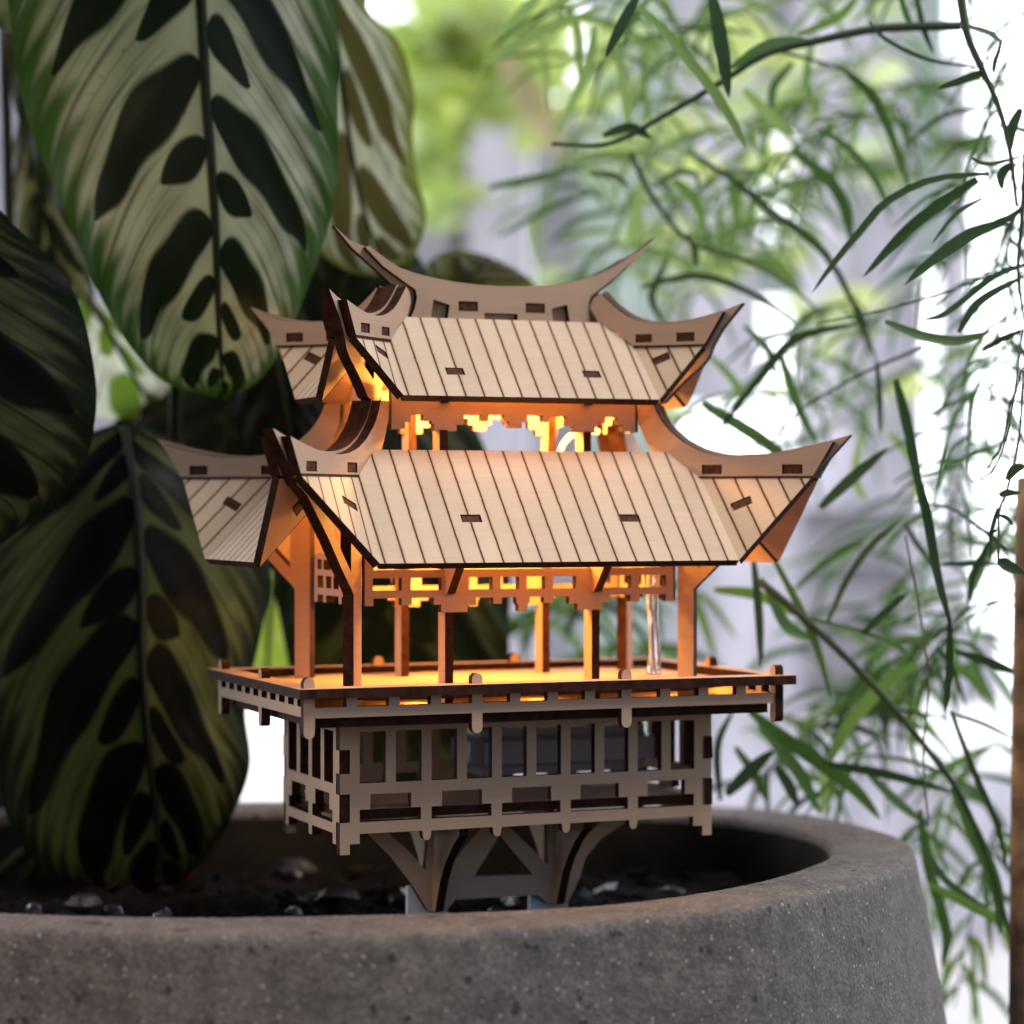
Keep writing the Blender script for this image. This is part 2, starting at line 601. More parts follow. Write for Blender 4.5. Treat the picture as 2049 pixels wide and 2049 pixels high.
up_center = [(1.0, 71.2), (5.9, 71.2), (7.6, 71.6), (9.2, 73.4), (13.4, 77.4), (18.2, 81.4), (19.8, 83.4), (20.9, 86.3), (23.4, 90.6), (29.3, 97.4)] + [(a, b + 0.75) for a, b in up_top] + \
            [(-11.6, 99.6), (-12.4, 97.2), (-10.5, 91.2), (-6, 84), (-2, 78)]
up_hole = [(4.5, 76.2), (9.6, 79.4), (12.6, 82), (3, 82)]
up_side = up_top + [(-11.6, 99.6), (-12.4, 97.2), (-10.2, 93.2), (-5.2, 90.6), (-0.4, 86.8), (19.6, 86.4)]
up_slots = [[(0.5, 87.5), (5.1, 87.5), (5.1, 89.7), (0.5, 89.7)], [(12.0, 87.5), (17.0, 87.5), (17.0, 89.9), (12.0, 89.9)]]

TEN = simple_mat('tenon_end', (0.085, 0.036, 0.023), 0.75, noise=700, var=0.45, spec=0.1)


def tenon(quad, mp, parent, inset=0.3, lift=-0.25, depth=2.0):
    c = Vector((sum(q[0] for q in quad) / len(quad), sum(q[1] for q in quad) / len(quad)))
    qs = []
    for q in quad:
        v = Vector(q) - c
        qs.append(c + v * (1 - inset / max(v.length, 0.1) * 1.3))
    V = [mp(q.x, q.y, -lift) for q in qs] + [mp(q.x, q.y, -lift + depth) for q in qs]
    n = len(qs)
    F = [tuple(range(n)), tuple(reversed(range(n, 2 * n)))] + [(i, (i + 1) % n, n + (i + 1) % n, n + i) for i in range(n)]
    link('tenon', mesh_of('tenon', V, F), [TEN], parent)


for sx, sy in CORN:
    plate('hip_board', low_center, hip_map(LP, sx, sy, 1.5), pav, [low_hole], t=3.0)
    plate('hip_board', up_center, hip_map(UP_, sx, sy, 1.5), pav, [up_hole], t=3.0)
    for s in (1, -1):
        # a ridge board on either face of the hip board
        for P, outl, slots in ((LP, low_side, low_slots), (UP_, up_side, up_slots)):
            if s == 1:
                mp = hip_map(P, sx, sy, 4.1)
            else:
                f = hip_map(P, sx, sy, 0)
                mp = lambda u, v, w, f=f: f(u, v, 4.1 - w)
            o = plate('ridge_board', outl, mp, pav, slots, t=2.59)
            for q in slots:
                tenon(q, mp, o)
            zb, s0, s1 = (51.75, -1.0, 30.5) if P is LP else (86.55, 0.0, 19.7)
            V, F = [], []
            for w_ in (-0.07, 0.3):
                V += [mp(a, b, w_) for a, b in ((s0, zb - 0.4), (s1, zb - 0.4), (s1 + 0.3, zb + 0.12), (s0 - 0.3, zb + 0.12))]
            F = [(0, 1, 2, 3), (7, 6, 5, 4), (0, 4, 5, 1), (1, 5, 6, 2), (2, 6, 7, 3), (3, 7, 4, 0)]
            link('burnt_seam', mesh_of('burnt_seam', V, F), [BURNT], o)

# ---- roofs ------------------------------------------------------------
def plane_map(O, A, B):
    """coordinates u along O->A, v in plane towards B, w below the outer face"""
    O, A, B = Vector(O), Vector(A), Vector(B)
    U = (A - O).normalized()
    V = (B - O) - U * (B - O).dot(U)
    V.normalize()
    N = U.cross(V)
    if N.z < 0:
        N = -N
    inv = lambda p: ((Vector(p) - O).dot(U), (Vector(p) - O).dot(V))
    return (lambda u, v, w: O + U * u + V * v - N * w), inv


def slot_in(c, du, dv, lu, lv):
    """small rectangle centred c, axis du"""
    c, du, dv = Vector(c), Vector(du).normalized(), Vector(dv).normalized()
    return [tuple(c + du * (a * lu / 2) + dv * (b * lv / 2)) for a, b in ((-1, -1), (1, -1), (1, 1), (-1, 1))]


def roof(Pf, Q, E, Rr, Ps, Qs, Ss, Rs, slots_x, slot_z, flare_c, flare_len, tenon_len):
    for s in (-1, 1):
        m = lambda p: Vector((p[0], p[1] * s, p[2]))
        mx = lambda p: Vector((-p[0], p[1] * s, p[2]))
        # main front / back slope
        mp, inv = plane_map(mx(E), m(E), m(Pf))
        pts = [inv(p) for p in (mx(E), m(E), m(Pf), m(Rr), mx(Rr), mx(Pf))]
        holes = []
        f = (slot_z - E[2]) / (Pf[2] - E[2])
        vv = inv(m(Pf))[1] * f
        for x in slots_x:
            u = x + E[0]
            holes.append(slot_in((u, vv), (1, 0), (0, 1), tenon_len, 2.6))
        o = plate('roof_panel', pts, mp, pav, holes, t=2.1, mats=[ROOFW, BURNT], uvf=lambda a, b: (a + 1.1, b))
        for h in holes:
            tenon(h, mp, o)
        # the flared corner pieces of this slope
        for mm in (m, mx):
            mp, inv = plane_map(mm(E), mm(Pf), mm(Q))
            pts = [inv(p) for p in (mm(E), mm(Pf), mm(Q))]
            c = inv(mm(flare_c))
            du = (Vector(inv(mm(Vector(flare_c) + Vector((5.0, 2.5, 2.05))))) - Vector(c)).normalized()
            dv = Vector((-du.y, du.x))
            hs = [slot_in(c, du, dv, flare_len, 2.6)]
            o = plate('roof_corner_panel', pts, mp, pav, hs, t=2.1, mats=[ROOFW, BURNT], uvf=lambda a, b: (b - 0.3, a))
            for h in hs:
                tenon(h, mp, o)
    swap = lambda p: Vector((p[1] + 27, p[0] - 27, p[2]))      # mirror in the corner diagonal
    for s in (-1, 1):
        m = lambda p: Vector((p[0] * s, p[1], p[2]))
        my = lambda p: Vector((p[0] * s, -p[1], p[2]))
        mp, inv = plane_map(my(Ss), m(Ss), m(Ps))
        pts = [inv(p) for p in (my(Ss), m(Ss), m(Ps), m(Rs), my(Rs), my(Ps))]
        plate('roof_panel', pts, mp, pav, t=2.1, mats=[ROOFW, BURNT], uvf=lambda a, b: (a + 0.6, b))
        for mm in (m, my):
            mp, inv = plane_map(mm(Ss), mm(Ps), mm(Qs))
            pts = [inv(p) for p in (mm(Ss), mm(Ps), mm(Qs))]
            e, p, q = (Vector(x) for x in pts)
            c = Vector(inv(mm(swap(flare_c))))
            du = (Vector(inv(mm(swap(Vector(flare_c) + Vector((5.0, 2.5, 2.05)))))) - c).normalized()
            dv = Vector((-du.y, du.x))
            hs = [slot_in(c, du, dv, flare_len, 2.6)]
            o = plate('roof_corner_panel', pts, mp, pav, hs, t=2.1, mats=[ROOFW, BURNT], uvf=lambda a, b: (b - 0.3, a))
            for h in hs:
                tenon(h, mp, o)


roof(Pf=(47.7, 25.9, 51.7), Q=(69.2, 47.4, 51.7), E=(48.6, 46.1, 30.2), Rr=(42.0, 19.7, 58.3),
     Ps=(52.9, 20.7, 51.7), Qs=(74.3, 42.2, 51.7), Ss=(73.4, 22.6, 30.2), Rs=(46.6, 14.4, 58.3),
     slots_x=(-21.0, 22.6), slot_z=41.0, flare_c=(54.7, 36.8, 43.7), flare_len=5.6, tenon_len=5.4)
roof(Pf=(34.7, 12.7, 86.4), Q=(48.3, 26.4, 86.4), E=(35.5, 26.4, 71.9), Rr=(28.3, 6.4, 93.1),
     Ps=(39.8, 7.6, 86.4), Qs=(53.4, 21.3, 86.4), Ss=(52.9, 8.8, 71.9), Rs=(33.4, 1.2, 93.1),
     slots_x=(-19.3, 18.9), slot_z=78.5, flare_c=(40.3, 18.9, 81.9), flare_len=4.7, tenon_len=5.0)

# ---- top ridge ----------------------------------------------------------
rt = [(-37.8, 111.0), (-36.9, 111.5), (-32, 108.2), (-28.4, 106.1), (-24, 104.8), (-19.7, 103.9), (-13, 102.9), (-6.6, 102.4), (0, 102.2), (6.6, 102.4), (13, 102.9), (19.7, 103.9), (24, 104.9), (28.4, 106.3), (33, 108.5), (37.5, 111.2), (38.3, 110.7)]
ctip = [(-45.6, 116.6), (-41.2, 112.9)] + rt[1:-1] + [(41.6, 113.4), (46.2, 117.0)]
ridge_c = ctip + [(40.6, 110.6), (34.0, 105.0), (28.4, 100.7), (28.0, 96), (29, 88), (-29, 88), (-28.0, 96), (-28.2, 100.7), (-34, 105.6), (-40.6, 111.0)]
plate('ridge_board', ridge_c, lambda u, v, w: (u, -1.2 + w, v), pav)
ridge_s = rt + [(33.6, 106.0), (26.0, 100.4), (25.4, 98.6), (25.3, 96.2), (26.0, 92.6), (20.0, 92.6), (19.1, 97.9), (14.6, 96.7), (15.1, 92.6),
                (4.8, 92.6), (4.8, 95.0), (-4.7, 95.0), (-4.7, 92.6), (-15.1, 92.6), (-14.5, 96.8), (-19.0, 98.1), (-19.8, 92.6), (-25.6, 92.6), (-24.2, 95.6), (-23.6, 98.4), (-23.9, 100.4), (-32.8, 106.2)]
rh = [[(-12.0, 95.3), (-6.5, 95.3), (-6.5, 97.9), (-12.0, 97.9)], [(7.1, 95.4), (12.6, 95.4), (12.6, 98.0), (7.1, 98.0)]]
for s in (1, -1):
    mp = (lambda u, v, w: (u, -3.62 + w, v)) if s == 1 else (lambda u, v, w: (u, 3.62 - w, v))
    o = plate('ridge_board', ridge_s, mp, pav, rh, t=2.41)
    for q in rh:
        tenon(q, mp, o)

plate('light_stop', [(-28, -6.2), (28, -6.2), (28, 6.2), (-28, 6.2)], lambda u, v, w: (u, v, 92.3 - w), pav, t=1.5)  # unseen plate added to stop lamp light leaking past the ridge

# ---- columns, lattice ----------------------------------------------------
for sx in (-1, 1):
    for sy in (-1, 1):
        f = lambda u, v, w, sx=sx, sy=sy: (sx * 20.5 - 1.15 + w, sy * u, v)
        plate('column', [(14.2, -7.4), (19.1, -7.4), (19.1, 16.8), (16.4, 17.4), (16.4, 33), (14.2, 33)], f, pav, t=2.3)
        plate('bracket', [(18.0, 21.6), (20.4, 21.6), (31.5, 33.2), (31.5, 38.5), (29.0, 38.5), (18.0, 28.6)], f, pav, t=2.3)
        g = lambda u, v, w, sx=sx, sy=sy: (sx * 20.2 - 1.15 + w, sy * u, v)
        plate('column', [(9.4, 40.0), (12.4, 40.0), (14.3, 54.0), (14.3, 63.6), (11.5, 64.2), (11.5, 74.9), (9.4, 74.9)], g, pav, t=2.3)
        plate('bracket', [(13.0, 70.6), (15.0, 70.6), (18.0, 73.2), (18.0, 76.0), (13.0, 76.0)], g, pav, t=2.3)

low_prof = [(-43.2, 18.8), (-40.9, 18.8), (-40.9, 20.7), (-33.3, 20.7), (-33.3, 18.9), (-30.6, 18.9), (-30.6, 20.7), (-24.6, 20.7), (-24.6, 18.9), (-22.6, 18.9), (-22.6, 16.9),
            (-21.0, 16.9), (-19.4, 16.9), (-15.4, 16.9), (-15.4, 18.6), (-13.0, 18.6), (-13.0, 20.5), (-8.3, 20.5), (-8.3, 18.9), (-5.9, 18.9), (-5.9, 20.5), (-1.9, 20.5), (-1.9, 19.2), (-1.2, 18.2), (-1.2, 16.9)]
low_prof_r = [(-x, z) for x, z in reversed(low_prof)]
lat = low_prof + low_prof_r + [(43.2, 31.4), (40.8, 31.4), (40.8, 27.8), (-40.8, 27.8), (-40.8, 31.4), (-43.2, 31.4)]
lh = []
for a, b in ((-41.0, -33.3), (-30.8, -22.5), (-15.0, -8.5), (-6.2, -1.1), (1.1, 6.2), (8.5, 15.0), (22.5, 30.8), (33.3, 41.0)):
    lh.append([(a, 22.6), (b, 22.6), (b, 25.8), (a, 25.8)])
plate('lattice_panel', lat, lambda u, v, w: (u, -18.9 + w, v), pav, lh)
plate('lattice_panel', lat, lambda u, v, w: (u, 18.9 - w, v), pav, lh)
slat = [(-15.2, 18.8), (-12.6, 18.8), (-12.6, 20.8), (-7.6, 20.8), (-7.6, 18.9), (-5.2, 18.9), (-5.2, 20.8), (5.2, 20.8), (5.2, 18.9), (7.6, 18.9), (7.6, 20.8), (12.6, 20.8), (12.6, 18.8), (15.2, 18.8),
        (15.2, 31.4), (-15.2, 31.4)]
slh = [[(a, 22.6), (b, 22.6), (b, 25.8), (a, 25.8)] for a, b in ((-12.6, -7.6), (-5.2, -0.9), (0.9, 5.2), (7.6, 12.6))]
slh += [[(a, 27.4), (b, 27.4), (b, 30.0), (a, 30.0)] for a, b in ((-12.6, -9), (-7.4, -1.2), (1.2, 7.4), (9, 12.6))]
plate('lattice_panel', slat, lambda u, v, w: (-45.6 + w, -u, v), pav, slh)
plate('lattice_panel', slat, lambda u, v, w: (45.6 - w, u, v), pav, slh)
up_prof = [(-34.3, 63.8), (-30.6, 63.8), (-30.6, 65.6), (-29.1, 65.6), (-29.1, 67.5), (-25.7, 67.5), (-25.7, 65.9), (-23.4, 65.9), (-23.4, 65.2), (-22.7, 65.2), (-22.7, 63.4), (-16.5, 63.4), (-16.5, 65.1), (-14.4, 65.1), (-14.4, 67.6),
           (-9.6, 67.6), (-9.6, 66.0), (-7.6, 66.0), (-7.6, 67.7), (-3.3, 67.7), (-3.3, 66.0), (-1.8, 66.0), (-1.8, 64.4)]
ulat = up_prof + [(-x, z) for x, z in reversed(up_prof)] + [(34.3, 74.6), (-34.3, 74.6)]
plate('lattice_panel', ulat, lambda u, v, w: (u, -14.0 + w, v), pav)
plate('lattice_panel', ulat, lambda u, v, w: (u, 14.0 - w, v), pav)
usl = [(-8.6, 63.8), (-6.2, 63.8), (-6.2, 66), (-3, 66), (-3, 67.6), (3, 67.6), (3, 66), (6.2, 66), (6.2, 63.8), (8.6, 63.8), (8.6, 75.5), (-8.6, 75.5)]
plate('lattice_panel', usl, lambda u, v, w: (-37.6 + w, -u, v), pav)
plate('lattice_panel', usl, lambda u, v, w: (37.6 - w, u, v), pav)

# ================================================================== light string inside
led = empty('string_light', (41, -12, -2))
tag(led, 'warm LED light string with clear looped wire inside the pavilion', 'string light')
CLEAR, nt, b = new_mat('clear_tubing')
b.inputs['Base Color'].default_value = (0.95, 0.9, 0.88, 1)
b.inputs['Roughness'].default_value = 0.12
b.inputs['Transmission Weight'].default_value = 0.75
b.inputs['IOR'].default_value = 1.4
V, F = [], []
for dx, ph in ((0.0, 0.0), (2.2, 1.4), (1.0, 3.0)):
    path = [(39.4 + dx + 0.5 * math.sin(ph + i * 0.6), -12.6 + dx * 0.4 + 0.6 * math.cos(ph + i * 0.5), -1.0 + i * 2.6) for i in range(17)]
    tube(V, F, path, 0.85, 8)
link('cable', mesh_of('cable', V, F), [CLEAR], led, True)
BULB = emit_mat('warm_led', (1.0, 0.55, 0.16), 9)
LOOP = emit_mat('glowing_wire', (1.0, 0.74, 0.3), 2.2)
V, F = [], []
arcp = [(28.8 + 8.6 * math.cos(a), 4.5, 56.5 + 8.2 * math.sin(a)) for a in np.linspace(math.pi, math.pi * 0.38, 12)]
tube(V, F, arcp, 0.8, 8)
link('cable', mesh_of('cable', V, F), [LOOP], led, True)
lamps = [((-16, 2, 41), 0.155), ((16, -1, 43), 0.10), ((-12, 0, 72.5), 0.155), ((13, 0, 74), 0.155), ((34, 3, 73), 0.06), ((-34, 0, 74), 0.05), ((-24, -4, -5.2), 0.006), ((10, -4, -5.2), 0.006), ((52, -8, -5.2), 0.016)]
for (p, e) in lamps:
    bm = bmesh.new()
    bmesh.ops.create_icosphere(bm, subdivisions=2, radius=(1.3 if p[2] > 0 else 0.5) * S, matrix=Matrix.Translation((Vector(p) + Vector((0, 0, 2.6 if p[2] > 0 else 0.7))) * S))
    me = bpy.data.meshes.new('bulb')
    bm.to_mesh(me); bm.free()
    link('bulb', me, [BULB], led, True)
    ld = bpy.data.lights.new('led_lamp', 'POINT')
    ld.energy = e
    ld.color = (1.0, 0.47, 0.08)
    ld.shadow_soft_size = 0.0022 if p[2] > 0 else 0.0008
    lo = bpy.data.objects.new('led_lamp', ld)
    col.objects.link(lo)
    lo.location = Vector(p) * S

# grey battery case hidden in the base box
V, F = [], []
bm = bmesh.new()
bmesh.ops.create_cube(bm, size=1, matrix=Matrix.Translation(Vector((20, 8, -21.5)) * S) @ Matrix.Diagonal((0.054, 0.02, 0.012, 1)))
bmesh.ops.bevel(bm, geom=bm.edges[:], offset=0.003, segments=3, affect='EDGES')
me = bpy.data.meshes.new('battery_case')
bm.to_mesh(me); bm.free()
bc = link('battery_case', me, [simple_mat('grey_plastic', (0.33, 0.29, 0.31), 0.3)], None, False)
tag(bc, 'grey battery case lying behind the windows of the base box', 'battery case')

# ================================================================== pot, soil
def periodic(pts, c, n):
    """closed smooth curve through (lateral, depth) points, sampled by angle about c"""
    P = np.array(pts, float)
    m = len(P)
    out = []
    for k in range(m):
        a, b_, c_, d = P[(k - 1) % m], P[k], P[(k + 1) % m], P[(k + 2) % m]
        for f in np.linspace(0, 1, 40, endpoint=False):
            out.append(0.5 * ((2 * b_) + (c_ - a) * f + (2 * a - 5 * b_ + 4 * c_ - d) * f * f + (3 * b_ - a - 3 * c_ + d) * f ** 3))
    Q = np.array(out) - np.array(c)
    th = np.arctan2(Q[:, 1], Q[:, 0])
    r = np.hypot(Q[:, 0], Q[:, 1])
    o = np.argsort(th)
    th, r = th[o], r[o]
    th = np.concatenate([th - 2 * math.pi, th, th + 2 * math.pi])
    r = np.tile(r, 3)
    a = np.linspace(-math.pi, math.pi, n, endpoint=False)
    return a, np.interp(a, th, r)


PC = (-45, 676)
NP = 900
outer = [(-114, 560), (-54, 548.5), (-7.7, 555), (51.2, 586), (75, 611), (95, 642), (109, 678), (111, 712), (101.5, 746), (88, 770), (66, 786), (0, 799), (-78, 801), (-150, 788), (-200, 748), (-218, 690), (-205, 625), (-165, 582)]
inner = [(-118.9, 582), (-79.6, 575.6), (-52.4, 576.6), (-2.8, 584), (29.5, 598), (58, 625), (78.8, 659), (87, 686), (84.5, 722), (62, 757), (10, 772), (-60, 775), (-140, 763), (-178, 732), (-191, 690), (-182, 640), (-152, 602)]
ang, ro = periodic(outer, PC, NP)
_, ri = periodic(inner, PC, NP)
prof = []
for f in (0.0, 0.35, 0.7):                       # inner wall from the soil up
    prof.append(('i', -4.0 * (1 - f) , -108 + 55 * f))
prof += [('i', 0, -52.5), ('i', 0.4, -50.9), ('i', 1.6, -50.1), ('m', 0, -50.0), ('o', -2.6, -50.1), ('o', -1.0, -50.5), ('o', -0.2, -51.5), ('o', 0.2, -53), ('o', 1.4, -59), ('o', 2.9, -66), ('o', 5.2, -78), ('o', 7.4, -90), ('o', 9.4, -102),
         ('o', 12, -125), ('o', 12.5, -150), ('o', 10, -180), ('o', 2, -220), ('o', -8, -256), ('o', -60, -258), ('z', 0, -258)]
V, F = [], []
for kind, dr, z in prof:
    for k in range(NP):
        r = {'i': ri[k] + dr, 'o': ro[k] + dr, 'm': (ri[k] + ro[k]) / 2, 'z': 4}[kind]
        if -51.2 < z < -49 and kind == 'o':              # worn, slightly chipped arris
            r += random.uniform(-0.10, 0.08) - (0.5 * max(0, math.sin(k * 0.37) * math.sin(k * 0.11 + 2) - 0.86) * 6)
        V.append(cf(PC[0] + r * math.cos(ang[k]), PC[1] + r * math.sin(ang[k]), z + (random.uniform(-0.07, 0.07) if -52 < z < -49 else 0)))
for j in range(len(prof) - 1):
    for k in range(NP):
        k2 = (k + 1) % NP
        F.append((j * NP + k, j * NP + k2, (j + 1) * NP + k2, (j + 1) * NP + k))
me = mesh_of('plant_pot', V, F)
bm = bmesh.new(); bm.from_mesh(me); bmesh.ops.recalc_face_normals(bm, faces=bm.faces); bm.to_mesh(me); bm.free()
INNER_SHADE = simple_mat('shade_dark_concrete', (0.010, 0.009, 0.008), 0.85, noise=60, var=0.5, spec=0.15)  # shade inside the pot put into a near-black wall colour
pot = link('plant_pot', me, [concrete_mat(), INNER_SHADE], None, True)
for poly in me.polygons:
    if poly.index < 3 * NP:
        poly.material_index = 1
tag(pot, 'wide dark grey concrete planter pot with pitted speckled wall', 'plant pot')

soil_m = simple_mat('wet_soil', (0.006, 0.005, 0.005), 0.85, noise=160, var=0.6, bump=0.004, spec=0.05)
V, F = [], []
NR_ = 40
for j in range(NR_):
    f = (j + 0.02) / (NR_ - 1)
    for k in range(120):
        a = -math.pi + 2 * math.pi * k / 120
        rr = np.interp(a, ang, ri, period=2 * math.pi) * f * 1.01
        x, y = PC[0] + rr * math.cos(a), PC[1] + rr * math.sin(a)
        z = -69 + 2.2 * math.sin(x * 0.16 + 1) * math.cos(y * 0.13) + 1.6 * math.sin(x * 0.43 + y * 0.31) + random.uniform(-0.9, 0.9)
        V.append(cf(x, y, z))
for j in range(NR_ - 1):
    for k in range(120):
        k2 = (k + 1) % 120
        F.append((j * 120 + k, j * 120 + k2, (j + 1) * 120 + k2, (j + 1) * 120 + k))
so = link('soil', mesh_of('soil', V, F), [soil_m], None, True)
tag(so, kind='structure')
# loose wet bark and gravel on the soil
V, F = [], []
for i in range(260):
    a, f = random.uniform(-math.pi, math.pi), math.sqrt(random.random()) * 0.94
    rr = np.interp(a, ang, ri, period=2 * math.pi) * f
    p = cf(PC[0] + rr * math.cos(a), PC[1] + rr * math.sin(a), -67.5 + random.uniform(-1, 1.5))
    M = Matrix.Rotation(random.uniform(0, 6), 3, 'Z') @ Matrix.Rotation(random.uniform(-0.7, 0.7), 3, 'X')
    sz = Vector((random.uniform(1, 4) * random.choice((0.6, 1, 1.6)), random.uniform(0.8, 2.6), random.uniform(0.6, 1.8))) * (1.7 if i % 5 == 0 else 1.0)
    b0 = len(V)
    ring = []
    for k in range(7):
        an = 2 * math.pi * k / 7
        q = random.uniform(0.75, 1.15)
        V.append(p + M @ Vector((sz.x * q * math.cos(an), sz.y * q * math.sin(an), 0)))
    for k in range(7):
        an = 2 * math.pi * k / 7
        q = random.uniform(0.45, 0.8)
        V.append(p + M @ Vector((sz.x * q * math.cos(an), sz.y * q * math.sin(an), sz.z)))
    for k in range(7):
        k2 = (k + 1) % 7
        F.append((b0 + k, b0 + k2, b0 + 7 + k2, b0 + 7 + k))
    F.append(tuple(b0 + 7 + k for k in range(7)))
ch = link('bark_chips', mesh_of('bark_chips', V, F, [1 if (i // 8) % 5 == 0 else 0 for i in range(len(F))]), [simple_mat('dark_bark', (0.009, 0.007, 0.006), 0.8, noise=120, var=0.6, bump=0.003, spec=0.05), simple_mat('wet_bark', (0.05, 0.05, 0.056), 0.14, noise=150, var=0.5, bump=0.003)])
tag(ch, 'wet black bark chips scattered on the soil in the pot', 'bark chips', kind='stuff')

# ================================================================== patterned-leaf plant
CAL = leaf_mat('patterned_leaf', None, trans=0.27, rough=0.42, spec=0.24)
CALD = leaf_mat('patterned_leaf_shade', None, trans=0.12, rough=0.5, spec=0.1)  # for leaves whose dark colours and low gloss carry deep shade
CALW = leaf_mat('patterned_leaf_backlit', None, trans=0.5, rough=0.45, spec=0.2, tint=(1.0, 1.02, 0.85))  # for leaves with backlight put into paler colours and translucency
plant = empty('prayer_plant', cf(-158, 742, -70))
tag(plant, 'large leaved houseplant with dark feather blotches on pale green leaves', 'houseplant')


def smooth(a, b, x):
    t = np.clip((x - a) / (b - a), 0, 1)
    return t * t * (3 - 2 * t)


def pattern(s, t, seed, pale, dark, margin, nb, blob, kq):
    """colour of the blade at s (-1..1 across) and t (0..1 along): feather blotches, margin, fine veins"""
    u = np.abs(s)
    side = (s > 0)
    q = t ** 1.15 - kq * u ** 1.4 * (1 - 0.25 * t)
    rs = np.random.default_rng(seed)
    nn = int(nb * 2) + 8
    jit = rs.uniform(-0.07, 0.07, (2, nn))
    lenj = rs.uniform(0.9, 1.08, (2, nn))
    d = np.zeros_like(u)
    step = 1.0 / nb
    for sd in (0, 1):
        for i in range(-4, nn - 5):
            q0 = (i * 0.5 + (0.25 if sd else 0.0)) * step + jit[sd][i + 4] * step * 0.5
            long = (i % 2 == 0)
            La = (0.80 if long else 0.32) * lenj[sd][i + 4]
            w0 = step * (0.30 if long else 0.185) * blob
            a = np.clip((u - 0.02) / La, 0, 1)
            wid = w0 * np.sin(np.pi * a ** 0.85) ** 0.62 * (1.12 - 0.25 * a)
            e = smooth(1.06, 0.80, np.abs(q - q0 - 0.006 * np.sin(u * 17 + i * 2.1)) / np.maximum(wid, 1e-4)) * (side == bool(sd))
            d = np.maximum(d, e)
    feather = 0.5 + 0.5 * np.sin(q * 2 * np.pi / (step * 0.23) + 2 * np.sin(9 * u))
    mg = smooth(0.72, 0.96, u + 0.15 * feather - 0.04 + 0.03 * np.sin(t * 23)) * 0.97
    mg = np.maximum(mg, smooth(0.86, 0.97, t + 0.06 * feather * (u > 0.03)))
    veins = np.abs(((q / (step * 0.115)) % 1.0) - 0.5)
    vn = smooth(0.12, 0.02, veins) * 0.5 * smooth(0.1, 0.3, u)
    long_v = smooth(0.10, 0.02, np.abs(((q / (step * 0.31) + 0.3) % 1.0) - 0.5)) * 0.85 * smooth(0.25, 0.5, u)
    rib = smooth(0.045, 0.022, u)
    n = 0.92 + 0.16 * np.sin(t * 37 + s * 5) * np.sin(s * 13 + t * 11) + rs.uniform(-0.03, 0.03, u.shape)
    pale, dark, margin = (np.array(c)[None, None, :] for c in (pale, dark, margin))
    c = pale * n[..., None] * (1 - np.maximum(vn, long_v)[..., None] * 0.8)
    c = c * (1 - mg[..., None]) + margin * (0.85 + 0.3 * feather[..., None]) * mg[..., None]
    c = c * (1 - d[..., None]) + dark * d[..., None]
    c = c * (1 - rib[..., None]) + dark * 0.9 * rib[..., None]
    return np.clip(c, 0.002, 1)


def blade(name, st, pale, dark=(0.006, 0.012, 0.006), margin=(0.018, 0.05, 0.012), nb=6, blob=1.0, kq=0.3, seed=1, nt=260, ns=61, label=None, ribc=None, wave=1.2, mat=None):
    """st: stations (left x,y,depth, mid x,y,depth, right x,y,depth) in picture units, base to tip"""
    C = cr(st, nt)
    s = np.linspace(-1, 1, ns * 2 - 1)
    Lp = np.array([at(*c[0:3]) for c in C]); Mp = np.array([at(*c[3:6]) for c in C]); Rp = np.array([at(*c[6:9]) for c in C])
    t = np.linspace(0, 1, nt)
    V = np.zeros((nt, len(s), 3))
    for j, sv in enumerate(s):
        tgt = Rp if sv > 0 else Lp
        u = abs(sv)
        V[:, j] = Mp + (tgt - Mp) * u
        bul = (u * (1 - u)) * 4
        V[:, j] -= np.array(FWD)[None, :] * (bul * 3.0 * np.sin(np.pi * np.clip(t, 0.02, 1)) ** 0.6)[:, None]
        q = t - kq * u ** 1.25
        V[:, j] -= np.array(FWD)[None, :] * (np.sin(q * 2 * np.pi * nb * 2) * wave * 0.5 * min(1, u * 1.4))[:, None]
    ss, tt = np.meshgrid(s, t)
    colr = pattern(ss, tt, seed, pale, dark, margin, nb, blob, kq)
    verts = V.reshape(-1, 3)
    m = len(s)
    F = [(i * m + j, i * m + j + 1, (i + 1) * m + j + 1, (i + 1) * m + j) for i in range(nt - 1) for j in range(m - 1)]
    me = mesh_of(name, verts, F)
    ca = me.color_attributes.new('Col', 'FLOAT_COLOR', 'POINT')
    ca.data.foreach_set('color', np.concatenate([colr.reshape(-1, 3), np.ones((nt * m, 1))], 1).ravel().astype(np.float32))
    o = link(name, me, [mat or CAL], plant, True)
    if label: o['label'] = label
    # raised midrib
    v2, f2 = [], []
    tube(v2, f2, [Vector(p) - FWD * 0.6 for p in Mp[2:-6:4]], lambda f: 1.25 * (1 - 0.75 * f), 8)
    link('midrib', mesh_of('midrib', v2, f2), [simple_mat('midrib_green', ribc or (0.02, 0.03, 0.015), 0.6, spec=0.2)], o, True)
    return o


PALE = (0.35, 0.355, 0.315)
# the big upper leaf
blade('leaf', [(30, -230, 690, 362, -260, 690, 560, -230, 690), (10, -90, 686, 374, -100, 682, 618, -90, 690), (22, 60, 688, 383, 40, 678, 634, 60, 692), (45, 200, 694, 390, 180, 678, 637, 200, 694), (95, 340, 698, 400, 310, 680, 636, 330, 696), (150, 470, 700, 408, 440, 684, 616, 440, 698), (200, 580, 704, 412, 555, 690, 574, 560, 700), (258, 670, 706, 416, 650, 698, 535, 650, 704), (318, 724, 708, 420, 712, 704, 492, 715, 706), (412, 752, 708, 421, 754, 708, 430, 752, 708)],
      PALE, margin=(0.03, 0.078, 0.012), nb=4.1, blob=0.86, kq=0.34, seed=4, ribc=(0.012, 0.018, 0.009), nt=560, ns=120, wave=0.9, label='big upright leaf with pale stripes filling the top left')
